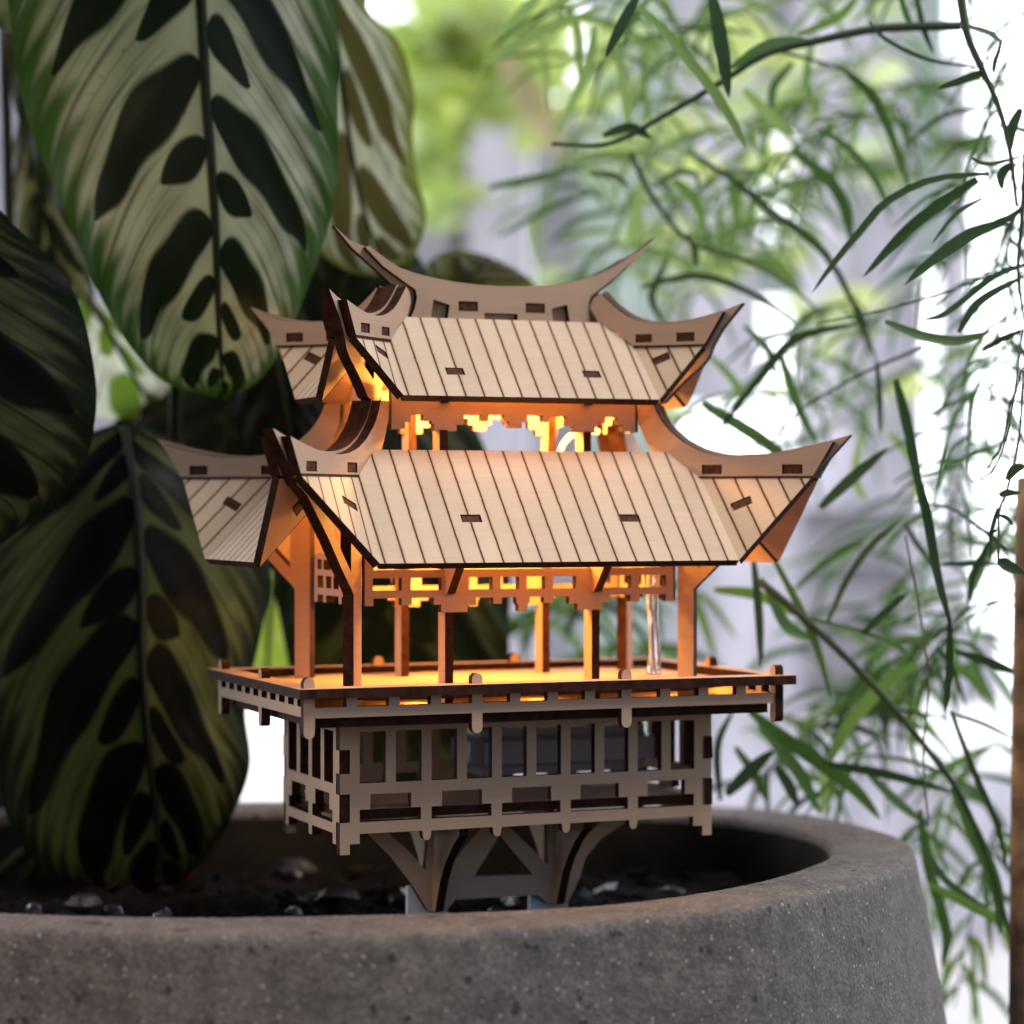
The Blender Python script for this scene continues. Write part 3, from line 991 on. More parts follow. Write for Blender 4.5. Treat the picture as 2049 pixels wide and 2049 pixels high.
# the big leaf at the lower left, shade put into its darkened colours
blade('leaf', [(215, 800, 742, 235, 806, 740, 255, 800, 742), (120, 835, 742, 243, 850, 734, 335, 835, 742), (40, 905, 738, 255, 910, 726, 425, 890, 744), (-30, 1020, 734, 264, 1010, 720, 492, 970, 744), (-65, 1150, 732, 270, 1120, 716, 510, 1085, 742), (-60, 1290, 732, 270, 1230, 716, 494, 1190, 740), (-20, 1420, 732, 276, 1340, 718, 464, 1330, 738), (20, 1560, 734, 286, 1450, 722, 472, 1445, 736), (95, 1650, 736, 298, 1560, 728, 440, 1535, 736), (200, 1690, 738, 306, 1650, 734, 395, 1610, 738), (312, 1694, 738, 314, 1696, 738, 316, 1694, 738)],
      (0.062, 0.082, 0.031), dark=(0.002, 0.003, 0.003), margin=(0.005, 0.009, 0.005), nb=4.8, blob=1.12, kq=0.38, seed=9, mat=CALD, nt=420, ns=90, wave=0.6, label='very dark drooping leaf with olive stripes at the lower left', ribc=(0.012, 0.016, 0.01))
# leaf at the left edge, shade put into its darkened colours
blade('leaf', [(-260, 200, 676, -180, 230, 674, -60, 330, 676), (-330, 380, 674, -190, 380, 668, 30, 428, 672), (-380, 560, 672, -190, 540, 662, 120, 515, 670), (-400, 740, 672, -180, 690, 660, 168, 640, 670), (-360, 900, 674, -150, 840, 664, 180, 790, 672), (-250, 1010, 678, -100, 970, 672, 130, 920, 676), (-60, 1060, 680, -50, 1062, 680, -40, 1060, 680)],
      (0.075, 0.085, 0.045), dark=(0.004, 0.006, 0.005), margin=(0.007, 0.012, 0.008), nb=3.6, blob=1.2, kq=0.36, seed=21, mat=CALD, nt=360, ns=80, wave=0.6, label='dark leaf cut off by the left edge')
# leaf behind, right of the big one
blade('leaf', [(520, -140, 770, 600, -150, 768, 640, -140, 770), (480, 0, 770, 615, -30, 764, 690, 10, 768), (480, 140, 770, 632, 70, 764, 752, 80, 766), (500, 260, 772, 648, 180, 766, 782, 180, 768), (540, 370, 774, 664, 290, 770, 778, 250, 772), (580, 440, 776, 682, 380, 772, 786, 330, 774), (620, 490, 778, 704, 450, 776, 803, 400, 774), (690, 520, 780, 730, 500, 778, 796, 450, 776), (765, 505, 780, 767, 507, 780, 770, 505, 780)],
      (0.44, 0.46, 0.36), dark=(0.075, 0.065, 0.022), margin=(0.13, 0.15, 0.02), nb=2.3, blob=0.95, kq=0.62, seed=33, mat=CALW, nt=360, ns=80, label='backlit olive edged leaf behind the big leaf')
# dark leaf behind the top roof
blade('leaf', [(560, 640, 800, 600, 640, 798, 640, 640, 800), (540, 560, 800, 640, 560, 796, 790, 600, 800), (560, 480, 800, 660, 500, 794, 810, 545, 800), (600, 425, 800, 676, 455, 794, 800, 500, 800), (640, 402, 802, 690, 425, 798, 755, 447, 802), (668, 400, 804, 685, 405, 802, 712, 415, 804), (690, 402, 804, 691, 403, 804, 692, 404, 804)],
      (0.03, 0.04, 0.022), dark=(0.008, 0.012, 0.008), margin=(0.010, 0.018, 0.010), nb=4, blob=1.5, kq=0.3, seed=41, mat=CALD, label='small dark leaf behind the top ridge')
# curled olive tip behind the ridge
blade('leaf', [(760, 640, 812, 800, 640, 810, 860, 640, 812), (790, 545, 812, 850, 560, 806, 930, 600, 812), (806, 500, 812, 880, 528, 804, 985, 560, 812), (828, 480, 812, 905, 505, 806, 1012, 548, 812), (856, 471, 812, 920, 490, 808, 1000, 526, 812), (890, 474, 812, 925, 486, 810, 965, 502, 812), (915, 482, 812, 918, 484, 812, 921, 486, 812)],
      (0.11, 0.12, 0.022), dark=(0.035, 0.03, 0.01), margin=(0.06, 0.06, 0.010), nb=3, blob=1.3, kq=0.3, seed=44, label='curled olive leaf tip above the ridge')
# pale backlit leaf between the dark ones
blade('leaf', [(130, 575, 800, 165, 560, 800, 190, 570, 800), (120, 620, 800, 190, 600, 796, 250, 615, 798), (130, 690, 800, 220, 650, 796, 300, 660, 798), (160, 770, 802, 262, 725, 798, 340, 735, 800), (240, 800, 802, 296, 780, 800, 345, 785, 800), (322, 806, 802, 324, 808, 802, 327, 806, 802)],
      (0.70, 0.73, 0.66), dark=(0.13, 0.22, 0.03), margin=(0.60, 0.64, 0.55), nb=1.8, blob=0.8, kq=0.3, seed=52, mat=CALW, label='pale backlit leaf showing between two dark leaves')
blade('leaf', [(40, 190, 812, 40, 180, 812, 60, 190, 812), (20, 300, 812, 62, 290, 808, 110, 290, 810), (20, 420, 812, 84, 400, 808, 140, 400, 810), (50, 520, 814, 110, 500, 810, 170, 500, 812), (110, 590, 814, 140, 575, 812, 180, 570, 814), (168, 622, 814, 169, 623, 814, 171, 622, 814)],
      (0.13, 0.125, 0.085), dark=(0.008, 0.012, 0.007), margin=(0.02, 0.028, 0.014), nb=3, blob=1.0, kq=0.3, seed=57)
blade('leaf', [(20, -140, 770, 180, -160, 768, 330, -140, 770), (0, 60, 772, 200, 40, 764, 400, 60, 770), (40, 240, 774, 230, 230, 766, 430, 240, 772), (110, 400, 776, 270, 400, 768, 440, 400, 774), (200, 530, 778, 310, 530, 772, 430, 520, 776), (330, 630, 780, 335, 634, 780, 340, 630, 780)],
      (0.05, 0.055, 0.035), dark=(0.006, 0.009, 0.006), margin=(0.012, 0.018, 0.010), nb=4, blob=1.3, kq=0.34, seed=81)  # added behind the big leaf to block light through its left half
# leaves with deep shade in their colours, closing the background behind the pavilion
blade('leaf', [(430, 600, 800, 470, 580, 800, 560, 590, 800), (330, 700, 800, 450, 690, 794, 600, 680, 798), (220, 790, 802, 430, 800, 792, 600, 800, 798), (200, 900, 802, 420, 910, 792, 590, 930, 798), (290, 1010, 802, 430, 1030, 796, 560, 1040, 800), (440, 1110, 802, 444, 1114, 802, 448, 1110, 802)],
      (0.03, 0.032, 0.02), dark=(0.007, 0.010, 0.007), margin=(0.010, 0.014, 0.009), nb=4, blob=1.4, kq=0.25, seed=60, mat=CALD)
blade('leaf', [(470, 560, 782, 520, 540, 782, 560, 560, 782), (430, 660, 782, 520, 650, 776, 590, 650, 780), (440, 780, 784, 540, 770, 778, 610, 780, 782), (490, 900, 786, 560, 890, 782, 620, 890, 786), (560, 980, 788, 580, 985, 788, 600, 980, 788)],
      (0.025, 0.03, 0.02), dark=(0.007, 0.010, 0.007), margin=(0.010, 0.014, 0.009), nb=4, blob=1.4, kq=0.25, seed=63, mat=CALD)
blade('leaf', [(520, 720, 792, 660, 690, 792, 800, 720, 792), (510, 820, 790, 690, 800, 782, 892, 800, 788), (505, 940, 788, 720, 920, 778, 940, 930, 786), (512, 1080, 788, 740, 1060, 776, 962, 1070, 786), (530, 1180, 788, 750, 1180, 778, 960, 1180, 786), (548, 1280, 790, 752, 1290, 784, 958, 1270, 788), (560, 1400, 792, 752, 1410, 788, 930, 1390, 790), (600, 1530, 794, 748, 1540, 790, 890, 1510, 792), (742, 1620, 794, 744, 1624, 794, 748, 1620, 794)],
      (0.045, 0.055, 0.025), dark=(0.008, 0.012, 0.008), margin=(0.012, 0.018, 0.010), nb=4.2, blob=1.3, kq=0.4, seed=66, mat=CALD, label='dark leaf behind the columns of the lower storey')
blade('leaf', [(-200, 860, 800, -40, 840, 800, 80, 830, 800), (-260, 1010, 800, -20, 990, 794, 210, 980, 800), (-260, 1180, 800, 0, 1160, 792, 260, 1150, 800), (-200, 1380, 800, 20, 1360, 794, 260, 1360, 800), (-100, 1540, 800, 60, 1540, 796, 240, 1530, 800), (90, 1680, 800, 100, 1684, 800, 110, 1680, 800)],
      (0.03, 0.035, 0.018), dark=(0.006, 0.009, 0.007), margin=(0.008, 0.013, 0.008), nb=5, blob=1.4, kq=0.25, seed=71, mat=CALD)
# bright leaf seen through the gap by the left railing
blade('leaf', [(470, 1090, 860, 520, 1080, 860, 560, 1090, 860), (440, 1160, 860, 510, 1150, 856, 580, 1160, 858), (440, 1230, 860, 505, 1240, 856, 575, 1225, 858), (470, 1290, 862, 505, 1285, 860, 545, 1275, 860), (505, 1320, 862, 507, 1322, 862, 509, 1320, 862)],
      (0.52, 0.62, 0.15), dark=(0.42, 0.54, 0.08), margin=(0.50, 0.60, 0.14), nb=3, blob=0.9, kq=0.3, seed=77, mat=CALW, label='bright yellow green leaf seen past the left railing')

# unseen leaves of the plant, added above and left to shade it
def shading_leaf(base, tip, wid, seed, droop=40):
    b0, t0 = Vector(base), Vector(tip)
    side = (t0 - b0).cross(UPV).normalized()
    st = []
    for f in (0, 0.15, 0.35, 0.55, 0.75, 0.9, 1.0):
        c = b0.lerp(t0, f) + UPV * (droop * 4 * f * (1 - f))
        h = wid * max(0.02, math.sin(math.pi * min(1, 0.12 + 0.88 * f)) ** 0.7)
        st.append(c)
        st[-1] = (c - side * h - UPV * 6, c, c + side * h - UPV * 6)
    V = []
    n, m = 40, 13
    C = cr([tuple(a) + tuple(b) + tuple(c) for a, b, c in st], n)
    for r in C:
        L_, M_, R_ = Vector(r[0:3]), Vector(r[3:6]), Vector(r[6:9])
        for k in range(-6, 7):
            u = abs(k) / 6
            V.append(M_.lerp(L_ if k < 0 else R_, u) + UPV * (6 * u * (1 - u)))
    ss, tt = np.meshgrid(np.linspace(-1, 1, m), np.linspace(0, 1, n))
    colr = pattern(ss, tt, seed, PALE, (0.006, 0.012, 0.006), (0.018, 0.05, 0.012), 4.4, 0.95, 0.36)
    F = [(i * m + j, i * m + j + 1, (i + 1) * m + j + 1, (i + 1) * m + j) for i in range(n - 1) for j in range(m - 1)]
    me = mesh_of('leaf', V, F)
    ca = me.color_attributes.new('Col', 'FLOAT_COLOR', 'POINT')
    ca.data.foreach_set('color', np.concatenate([colr.reshape(-1, 3), np.ones((n * m, 1))], 1).ravel().astype(np.float32))
    link('leaf', me, [CAL], plant, True)


for a, b_, w_, sd_ in ((cf(-170, 740, 190), cf(-60, 560, 215), 55, 3), (cf(-190, 720, 230), cf(-190, 500, 190), 60, 8), (cf(-180, 700, 120), cf(-215, 500, 60), 55, 12), (cf(-180, 700, 20), cf(-190, 520, -25), 45, 15),
                       (cf(-170, 760, 260), cf(-20, 680, 250), 55, 18), (cf(-190, 690, 170), cf(-130, 520, 165), 45, 22)):
    shading_leaf(a, b_, w_, sd_)

# stalks from the soil to the leaves
STALK = simple_mat('stalk_green', (0.016, 0.02, 0.010), 0.6, noise=60, spec=0.12)
REDST = simple_mat('stalk_red', (0.10, 0.018, 0.012), 0.45, noise=60)
root = cf(-158, 742, -70)
for pts, rad, mt in (([root, at(250, 1400, 742), at(225, 1000, 745), at(236, 806, 740)], 2.0, STALK),
                     ([root + Vector((14, 6, 0)), at(330, 1200, 760), at(330, 800, 750), at(352, 300, 712), at(358, -200, 692)], 2.0, STALK),
                     ([root + Vector((-6, 10, 0)), at(120, 1200, 760), at(-60, 700, 720), at(-180, 240, 676)], 2.0, STALK),
                     ([root + Vector((8, 16, 0)), at(400, 1300, 790), at(470, 900, 800), at(640, 300, 780), at(692, -60, 776)], 1.5, STALK),
                     ([root + Vector((-2, 22, 0)), at(180, 1300, 800), at(40, 700, 800), at(12, 200, 790), at(8, -80, 780)], 1.7, STALK),
                     ([root + Vector((20, -4, 0)), at(300, 1690, 744), at(372, 1605, 748), at(420, 1520, 760)], 2.2, REDST)):
    c = cr([tuple(p) for p in pts], 28)
    V, F = [], []
    tube(V, F, [Vector(p) for p in c], rad, 8)
    link('stalk', mesh_of('stalk', V, F), [mt], plant, True)

# ================================================================== narrow-leaved shrub at the right
GREENS = [leaf_mat('narrow_leaf_dark', (0.026, 0.052, 0.026), 0.3, 0.38, tint=(1.4, 1.6, 0.7)),
          leaf_mat('narrow_leaf_green', (0.055, 0.105, 0.042), 0.4, 0.4, tint=(1.3, 1.5, 0.7)),
          leaf_mat('narrow_leaf_bright', (0.125, 0.205, 0.075), 0.45, 0.42, tint=(1.3, 1.4, 0.7)),
          leaf_mat('narrow_leaf_young', (0.24, 0.32, 0.14), 0.5, 0.45, tint=(1.1, 1.2, 0.7))]
STEM = simple_mat('twig_bark', (0.035, 0.062, 0.026), 0.6, noise=90)
shrub = empty('narrow_leaved_shrub', cf(150, 760, -250))
tag(shrub, 'airy shrub with long narrow drooping green leaves beside the pot', 'shrub')


def strap(V, F, pts, width, dep, blunt=False, twist=None):
    """one narrow leaf: pts picture positions (x, y[, depth offset]), width in picture px"""
    P = [at(p[0], p[1], dep + (p[2] if len(p) > 2 else 0)) for p in pts]
    n = 14
    c = [Vector(q) for q in cr([tuple(p) for p in P], n)]
    w = width * K / FPX * dep * 0.5
    tw = random.uniform(-0.5, 0.5) if twist is None else twist
    b0 = len(V)
    for i in range(n):
        tg = (c[min(i + 1, n - 1)] - c[max(i - 1, 0)]).normalized()
        side = tg.cross(FWD)
        if side.length < 1e-3:
            side = RGT.copy()
        side.normalize()
        nor = side.cross(tg).normalized()
        sd = side * math.cos(tw) + nor * math.sin(tw)
        f = i / (n - 1)
        k = (math.sin(math.pi * min(1, f * 0.92 + 0.08)) ** 0.55) if not blunt else (min(1, f * 4 + 0.35) * min(1, (1 - f) * 8 + 0.6))
        k = max(k, 0.06)
        V += [c[i] - sd * (w * k), c[i] + nor * (w * k * 0.35), c[i] + sd * (w * k)]
    for i in range(n - 1):
        for j in (0, 1):
            a = b0 + i * 3 + j
            F.append((a, a + 1, a + 4, a + 3))


def A(*p):   # upper right quarter, in its own zoom units
    return [(943 + 0.512 * x, 0.512 * y) for x, y in p]


def Bq(*p):  # lower right strip
    return [(1320 + 0.561 * x, 848.6 + 0.561 * y) for x, y in p]


def branch(stem, leaves, dep, stem_w=8, mat=1, smat=None, label=None):
    """stem: picture points; leaves: list of (points, width px, colour index[, depth offset])"""
    c = cr([tuple(at(p[0], p[1], dep + (p[2] if len(p) > 2 else 0))) for p in stem], 40)
    V, F = [], []
    r = stem_w * K / FPX * dep * 0.5
    tube(V, F, [Vector(p) for p in c], lambda f: r * (1 - 0.6 * f), 8)
    b = link('branch', mesh_of('branch', V, F), [smat or STEM], shrub, True)
    if label: b['label'] = label
    groups = {}
    for lf in leaves:
        groups.setdefault(lf[2], []).append(lf)
    Vs, Fs, Ms = [], [], []
    for gi, ls in groups.items():
        for lf in ls:
            f0 = len(Fs)
            strap(Vs, Fs, lf[0], lf[1], dep + (lf[3] if len(lf) > 3 else 0))
            Ms += [gi] * (len(Fs) - f0)
    if Vs:
        link('leaves', mesh_of('leaves', Vs, Fs, Ms), GREENS, b, True)
    return b


# traced twigs, near to far
branch(A((1690, -60), (1720, 120), (1780, 260), (1840, 400), (1880, 560), (1905, 760)), [
    (A((1800, 640), (1600, 660), (1430, 740), (1330, 850), (1230, 970), (1150, 1080)), 15, 0),
    (A((1760, 660), (1600, 770), (1480, 870), (1340, 1020)), 24, 0),
    (A((1870, 815), (1740, 860), (1620, 940), (1490, 1050)), 24, 0),
    (A((1780, 730), (1680, 790), (1590, 900)), 9, 0),
    (A((1720, 95), (1800, 120), (1855, 160)), 14, 0), (A((1850, 150), (1822, 240), (1820, 270)), 10, 0),
    (A((1790, 265), (1720, 290), (1610, 328)), 16, 0),
    (A((1895, 600), (1850, 640), (1850, 700)), 18, 0), (A((1740, 585), (1800, 605), (1932, 575)), 9, 0), (A((1920, 400), (1885, 480), (1880, 560)), 20, 0)],
    668, 16, label='dark twig at the top right corner')
branch(A((1940, 560), (1925, 800), (1910, 1000), (1935, 1200)), [
    (A((1420, 1185), (1550, 1235), (1680, 1255), (1810, 1222)), 22, 1),
    (A((1935, 975), (1820, 1020), (1650, 1150), (1560, 1180)), 13, 0),
    (A((1690, 1225), (1770, 1110), (1935, 1015)), 16, 0),
    (A((1780, 1290), (1850, 1250), (1935, 1215)), 13, 0),
    (A((1932, 1350), (1880, 1500), (1850, 1640), (1770, 1760)), 8, 0),
    (A((1935, 760), (1880, 800), (1820, 815)), 12, 0)], 672, 12)
branch(A((1700, 95), (1400, 105), (1150, 155), (980, 200), (820, 300), (600, 430), (400, 530), (190, 530)), [
    (A((510, 20), (620, 130), (760, 300), (860, 450), (905, 545)), 24, 2, -20),
    (A((780, -30), (815, 150), (845, 360)), 28, 0, -30),
    (A((515, -30), (450, 90), (388, 210)), 21, 0, -30),
    (A((350, 100), (320, 260), (215, 490)), 20, 3, 40),
    (A((420, 120), (460, 330), (480, 540)), 20, 3, 40),
    (A((-60, 230), (150, 120), (400, 20)), 20, 3, 60), (A((20, 110), (110, 20), (170, -40)), 22, 3, 60),
    (A((1360, 80), (1430, 150), (1580, 220), (1780, 250)), 9, 0, -20),
    (A((1530, -40), (1560, 100), (1600, 200)), 12, 0), (A((1470, -30), (1500, 60), (1520, 95)), 12, 1),
    (A((380, 500), (480, 470), (560, 510)), 20, 0), (A((850, 250), (1000, 160), (1170, 150)), 20, 1),
    (A((1100, 130), (1250, 60), (1330, -30)), 18, 2, 40), (A((900, 330), (1000, 430), (1080, 500)), 22, 3, 40)], 715, 19, label='arching twig across the top')
branch(A((1000, 180), (1270, 260), (1370, 350), (1430, 480), (1500, 680)), [
    (A((1270, 260), (1370, 350), (1440, 490), (1510, 700)), 20, 1), (A((1170, 470), (1300, 560), (1400, 690), (1440, 800)), 16, 1),
    (A((1080, 560), (1200, 650), (1270, 760), (1300, 920)), 24, 1, 20), (A((1080, 230), (1010, 320), (1000, 420)), 16, 1, 30),
    (A((1150, 160), (1130, 300), (1180, 420)), 14, 2, 50)], 760, 7)
branch(A((480, 560), (560, 720), (700, 890), (900, 960), (1050, 1040), (1180, 1150)), [
    (A((690, 860), (720, 930), (725, 985)), 13, 0), (A((520, 1060), (680, 1020), (800, 1030), (960, 1100), (1110, 1210)), 15, 0),
    (A((700, 560), (880, 680), (1000, 780), (1130, 870), (1230, 980), (1330, 1180), (1390, 1330)), 14, 0),
    (A((640, 660), (720, 740), (760, 860)), 22, 2, 30), (A((540, 640), (500, 780), (470, 920)), 22, 3, 40), (A((900, 960), (1000, 980), (1110, 1090)), 20, 2, 20),
    (A((620, 950), (560, 1090), (600, 1190)), 14, 0, 20), (A((340, 640), (420, 650), (480, 690)), 16, 0), (A((-40, 690), (120, 660), (290, 620)), 16, 1, 60),
    (A((0, 870), (200, 760), (380, 700)), 12, 1, 90), (A((560, 690), (640, 640), (720, 640), (730, 700)), 12, 1, 20)], 770, 12)
branch(A((1560, 1280), (1350, 1370), (1110, 1510), (1000, 1640)), [
    (A((820, 1570), (1000, 1340), (1110, 1240), (1340, 1190)), 20, 0), (A((750, 1490), (950, 1610), (1080, 1710)), 24, 1), (A((1030, 1300), (1100, 1500), (1170, 1640)), 16, 1),
    (A((1460, 1400), (1510, 1600), (1560, 1860)), 21, 0, -30), (A((1180, 1870), (1300, 1760), (1430, 1650)), 22, 0, -20), (A((1390, 1330), (1400, 1480), (1400, 1600)), 12, 0),
    (A((1560, 1540), (1660, 1490), (1790, 1440)), 10, 1, 20), (A((1640, 1730), (1780, 1660), (1940, 1600)), 10, 1, 20), (A((900, 1200), (990, 1290), (1020, 1400)), 14, 1, 30),
    (A((760, 1300), (860, 1400), (900, 1500)), 18, 2, 60), (A((1330, 1600), (1310, 1760), (1350, 1850)), 16, 3, 70), (A((1440, 1600), (1520, 1700), (1530, 1860)), 18, 3, 60),
    (A((1160, 1195), (1500, 1120), (1940, 975)), 5, 0, -40)], 735, 8)
branch(Bq((200, 440), (400, 610), (600, 810), (760, 1000), (870, 1150), (960, 1350), (1020, 1540), (1060, 1700)), [
    (Bq((700, -20), (760, 200), (800, 420), (850, 610)), 18, 0, -40), (Bq((840, 560), (840, 740), (825, 890)), 14, 0, -40),
    (Bq((180, 360), (200, 560), (205, 740)), 17, 0), (Bq((240, 350), (330, 520), (400, 680), (440, 840)), 15, 1),
    (Bq((340, 560), (560, 620), (750, 705)), 13, 1), (Bq((430, 580), (500, 430), (580, 320), (680, 235)), 14, 0), (Bq((545, 622), (620, 550), (705, 478)), 16, 0),
    (Bq((50, 470), (200, 490), (330, 560)), 22, 2, 20), (Bq((230, 480), (300, 600), (390, 640)), 26, 1, 10),
    (Bq((730, 715), (600, 810), (490, 940), (425, 1070)), 28, 2, 10), (Bq((170, 880), (300, 980), (430, 1070), (530, 1150), (610, 1245)), 30, 1, 20),
    (Bq((200, 920), (330, 1080), (405, 1225)), 28, 1, 30), (Bq((420, 1055), (620, 1090), (850, 1150)), 20, 0, 10), (Bq((420, 1040), (420, 1140), (410, 1230)), 20, 3, 40),
    (Bq((845, 880), (930, 1100), (1000, 1260), (1035, 1410)), 13, 0, -10), (Bq((740, 1210), (770, 1400), (830, 1620), (815, 1740)), 22, 1, 20), (Bq((770, 1460), (950, 1550), (1070, 1615)), 24, 2, 10),
    (Bq((850, 1140), (930, 1300), (1000, 1480), (1010, 1630)), 26, 1), (Bq((90, 1160), (170, 1080), (250, 1010)), 26, 0, 20), (Bq((70, 1180), (60, 1000), (115, 870)), 14, 0, 20),
    (Bq((260, 1070), (300, 1130), (330, 1200)), 22, 0, 20), (Bq((750, 1330), (830, 1450), (970, 1545)), 16, 1), (Bq((560, 1080), (660, 1180), (760, 1260)), 20, 1, 20),
    (Bq((320, 470), (420, 380), (560, 300)), 14, 1, 60), (Bq((120, 1000), (190, 1100), (230, 1190)), 20, 1, 40)], 715, 17, label='long arching branch beside the railing')
branch(Bq((1040, 340), (940, 260), (850, 200), (730, 175)), [
    (Bq((1010, 385), (900, 383), (800, 387)), 11, 0), (Bq((1070, 752), (960, 710), (850, 675)), 18, 0), (Bq((690, 250), (740, 330), (820, 430)), 12, 0, 20),
    (Bq((840, 885), (950, 920), (1060, 975)), 8, 0), (Bq((560, 860), (700, 880), (850, 905)), 8, 0, 30), (Bq((980, 300), (920, 420), (905, 520)), 12, 0, -20), (Bq((780, 660), (700, 640), (640, 660)), 8, 1, 20)], 712, 10)

# softer leaves further back in the same shrub
def back_branch(x0, y0, x1, y1, dep, n, spread, wid, cols, droop=90):
    st = [(x0, y0), ((x0 * 2 + x1) / 3 + random.uniform(-30, 30), (y0 * 2 + y1) / 3 - 30), ((x0 + 2 * x1) / 3 + random.uniform(-30, 30), (y0 + 2 * y1) / 3 - 20), (x1, y1)]
    c = cr(st, 30)
    ls = []
    for i in range(n):
        f = (i + random.random()) / n
        p = c[int(f * 29)]
        an = random.uniform(-1, 1) * spread
        ln = random.uniform(0.7, 1.3) * 170 * 720 / dep * 1.1
        dx, dy = math.sin(an) * ln, math.cos(an) * ln * 0.8
        ls.append(([(p[0], p[1]), (p[0] + dx * 0.55 + random.uniform(-10, 10), p[1] + dy * 0.35), (p[0] + dx, p[1] + dy + droop * 0.2)], wid * random.uniform(0.7, 1.2), random.choice(cols), random.uniform(-40, 60)))
    branch(st, ls, dep, 7)


for a in ((1850, -40, 1060, 120, 850, 30, 1.7, 11, (1, 1, 2, 3)), (1800, 150, 1080, 330, 900, 30, 1.6, 11, (1, 2, 2, 3)), (1700, 60, 1180, 480, 960, 30, 1.5, 10, (1, 2, 3)),
          (1350, -30, 1120, 520, 880, 26, 1.6, 11, (1, 2, 3)), (1600, 300, 1230, 620, 1000, 26, 1.4, 10, (1, 2, 2)), (1900, 420, 1480, 760, 900, 22, 1.4, 10, (1, 2, 3)), (1500, 420, 1040, 560, 1050, 26, 1.6, 11, (1, 2, 3)),
          (1250, 60, 1000, 420, 1000, 24, 1.6, 11, (1, 2, 3)), (1900, 250, 1420, 420, 1100, 28, 1.6, 11, (1, 2, 2, 3)), (1900, 640, 1440, 900, 1000, 22, 1.5, 11, (1, 2, 2)), (1880, 820, 1560, 1080, 960, 20, 1.5, 11, (1, 2)),
          (1900, 980, 1500, 1240, 900, 22, 1.5, 12, (1, 2)), (1880, 1250, 1400, 1380, 860, 26, 1.5, 13, (1, 2, 2)), (1880, 1400, 1640, 1700, 820, 22, 1.2, 13, (1, 2)), (1300, -40, 1000, 60, 820, 18, 1.6, 12, (2, 3, 1)),
          (1990, -60, 1800, 420, 760, 30, 1.3, 9, (0, 1, 1)), (1990, 300, 1830, 760, 740, 30, 1.3, 8, (0, 1)), (1990, 560, 1790, 980, 780, 30, 1.3, 8, (0, 1, 2)), (1990, 900, 1700, 1320, 800, 26, 1.4, 9, (1, 1, 2)),
          (1620, 560, 1340, 800, 880, 24, 1.6, 9, (1, 2, 0)), (1700, 200, 1300, 400, 840, 26, 1.6, 9, (1, 1, 2)), (1900, 1120, 1560, 1500, 780, 26, 1.4, 10, (1, 0, 2)),
          (1780, 1180, 1420, 1480, 800, 26, 1.5, 13, (1, 1, 2, 0)), (1280, 1100, 980, 1180, 860, 20, 1.6, 16, (1, 2, 0)), (1260, 1230, 1000, 1270, 900, 16, 1.4, 16, (1, 2)), (1880, 1560, 1800, 1900, 800, 18, 1.0, 14, (1, 2, 2))):
    back_branch(*a)

# trunk at the right edge
V, F = [], []
tube(V, F, [at(1946, 905, 705), at(1945, 1000, 702), at(1944, 1100, 700), at(1940, 1500, 700), at(1938, 1900, 700), at(1936, 2150, 700), at(1936, 2900, 700)], lambda f: 4.0 + 1.6 * f, 16)
link('trunk', mesh_of('trunk', V, F), [simple_mat('trunk_bark', (0.20, 0.14, 0.085), 0.8, noise=110, var=0.55, bump=0.002)], shrub, True)

# thin trailing vine in front of it
vine = empty('trailing_vine', at(1906, 860, 655))
tag(vine, 'thin trailing vine with tiny curled leaves at the right edge', 'vine')
V, F = [], []
tube(V, F, [Vector(p) for p in cr([tuple(at(x, y, 652)) for x, y in ((1932, 700), (1922, 830), (1900, 925), (1886, 960), (1884, 1000), (1884, 1060))], 26)], 0.32, 6)
tube(V, F, [Vector(p) for p in cr([tuple(at(x, y, 648)) for x, y in ((1930, 620), (1905, 800), (1878, 880), (1850, 905))], 22)], 0.22, 6)
tube(V, F, [Vector(p) for p in cr([tuple(at(x, y, 690)) for x, y in ((1708, 1010), (1735, 1150), (1752, 1290), (1742, 1420), (1752, 1560))], 22)], 0.3, 6)
link('stem', mesh_of('stem', V, F), [simple_mat('vine_stem', (0.09, 0.075, 0.05), 0.6)], vine, True)
V, F = [], []
for pts, w in (([(1884, 958), (1875, 985), (1866, 1020)], 9), ([(1886, 972), (1900, 978), (1912, 992)], 8), ([(1884, 1058), (1900, 1066), (1935, 1085)], 22), ([(1886, 935), (1900, 930), (1925, 930)], 14), ([(1900, 905), (1915, 885), (1935, 880)], 18), ([(1880, 1000), (1870, 1010), (1868, 1058)], 7)):
    strap(V, F, pts, w, 652, twist=0.2)
link('leaves', mesh_of('leaves', V, F), [GREENS[0]], vine, True)

# ================================================================== background
g = link('ground', mesh_of('ground', [cf(-9000, -4000, -266), cf(9000, -4000, -266), cf(9000, 9000, -266), cf(-9000, 9000, -266)], [(0, 1, 2, 3)]),
         [simple_mat('dark_paving', (0.055, 0.05, 0.047), 0.8, noise=6, var=0.25)])  # unseen near ground made dark to cut light bounced under the eaves
tag(g, kind='structure')
g = link('path', mesh_of('path', [cf(-5000, 1060, -262), cf(5000, 1060, -262), cf(5000, 6000, -262), cf(-5000, 6000, -262)], [(0, 1, 2, 3)]),
         [simple_mat('pale_paving', (0.66, 0.65, 0.68), 0.7, noise=3, var=0.12)])
tag(g, kind='structure')

WD = 1750


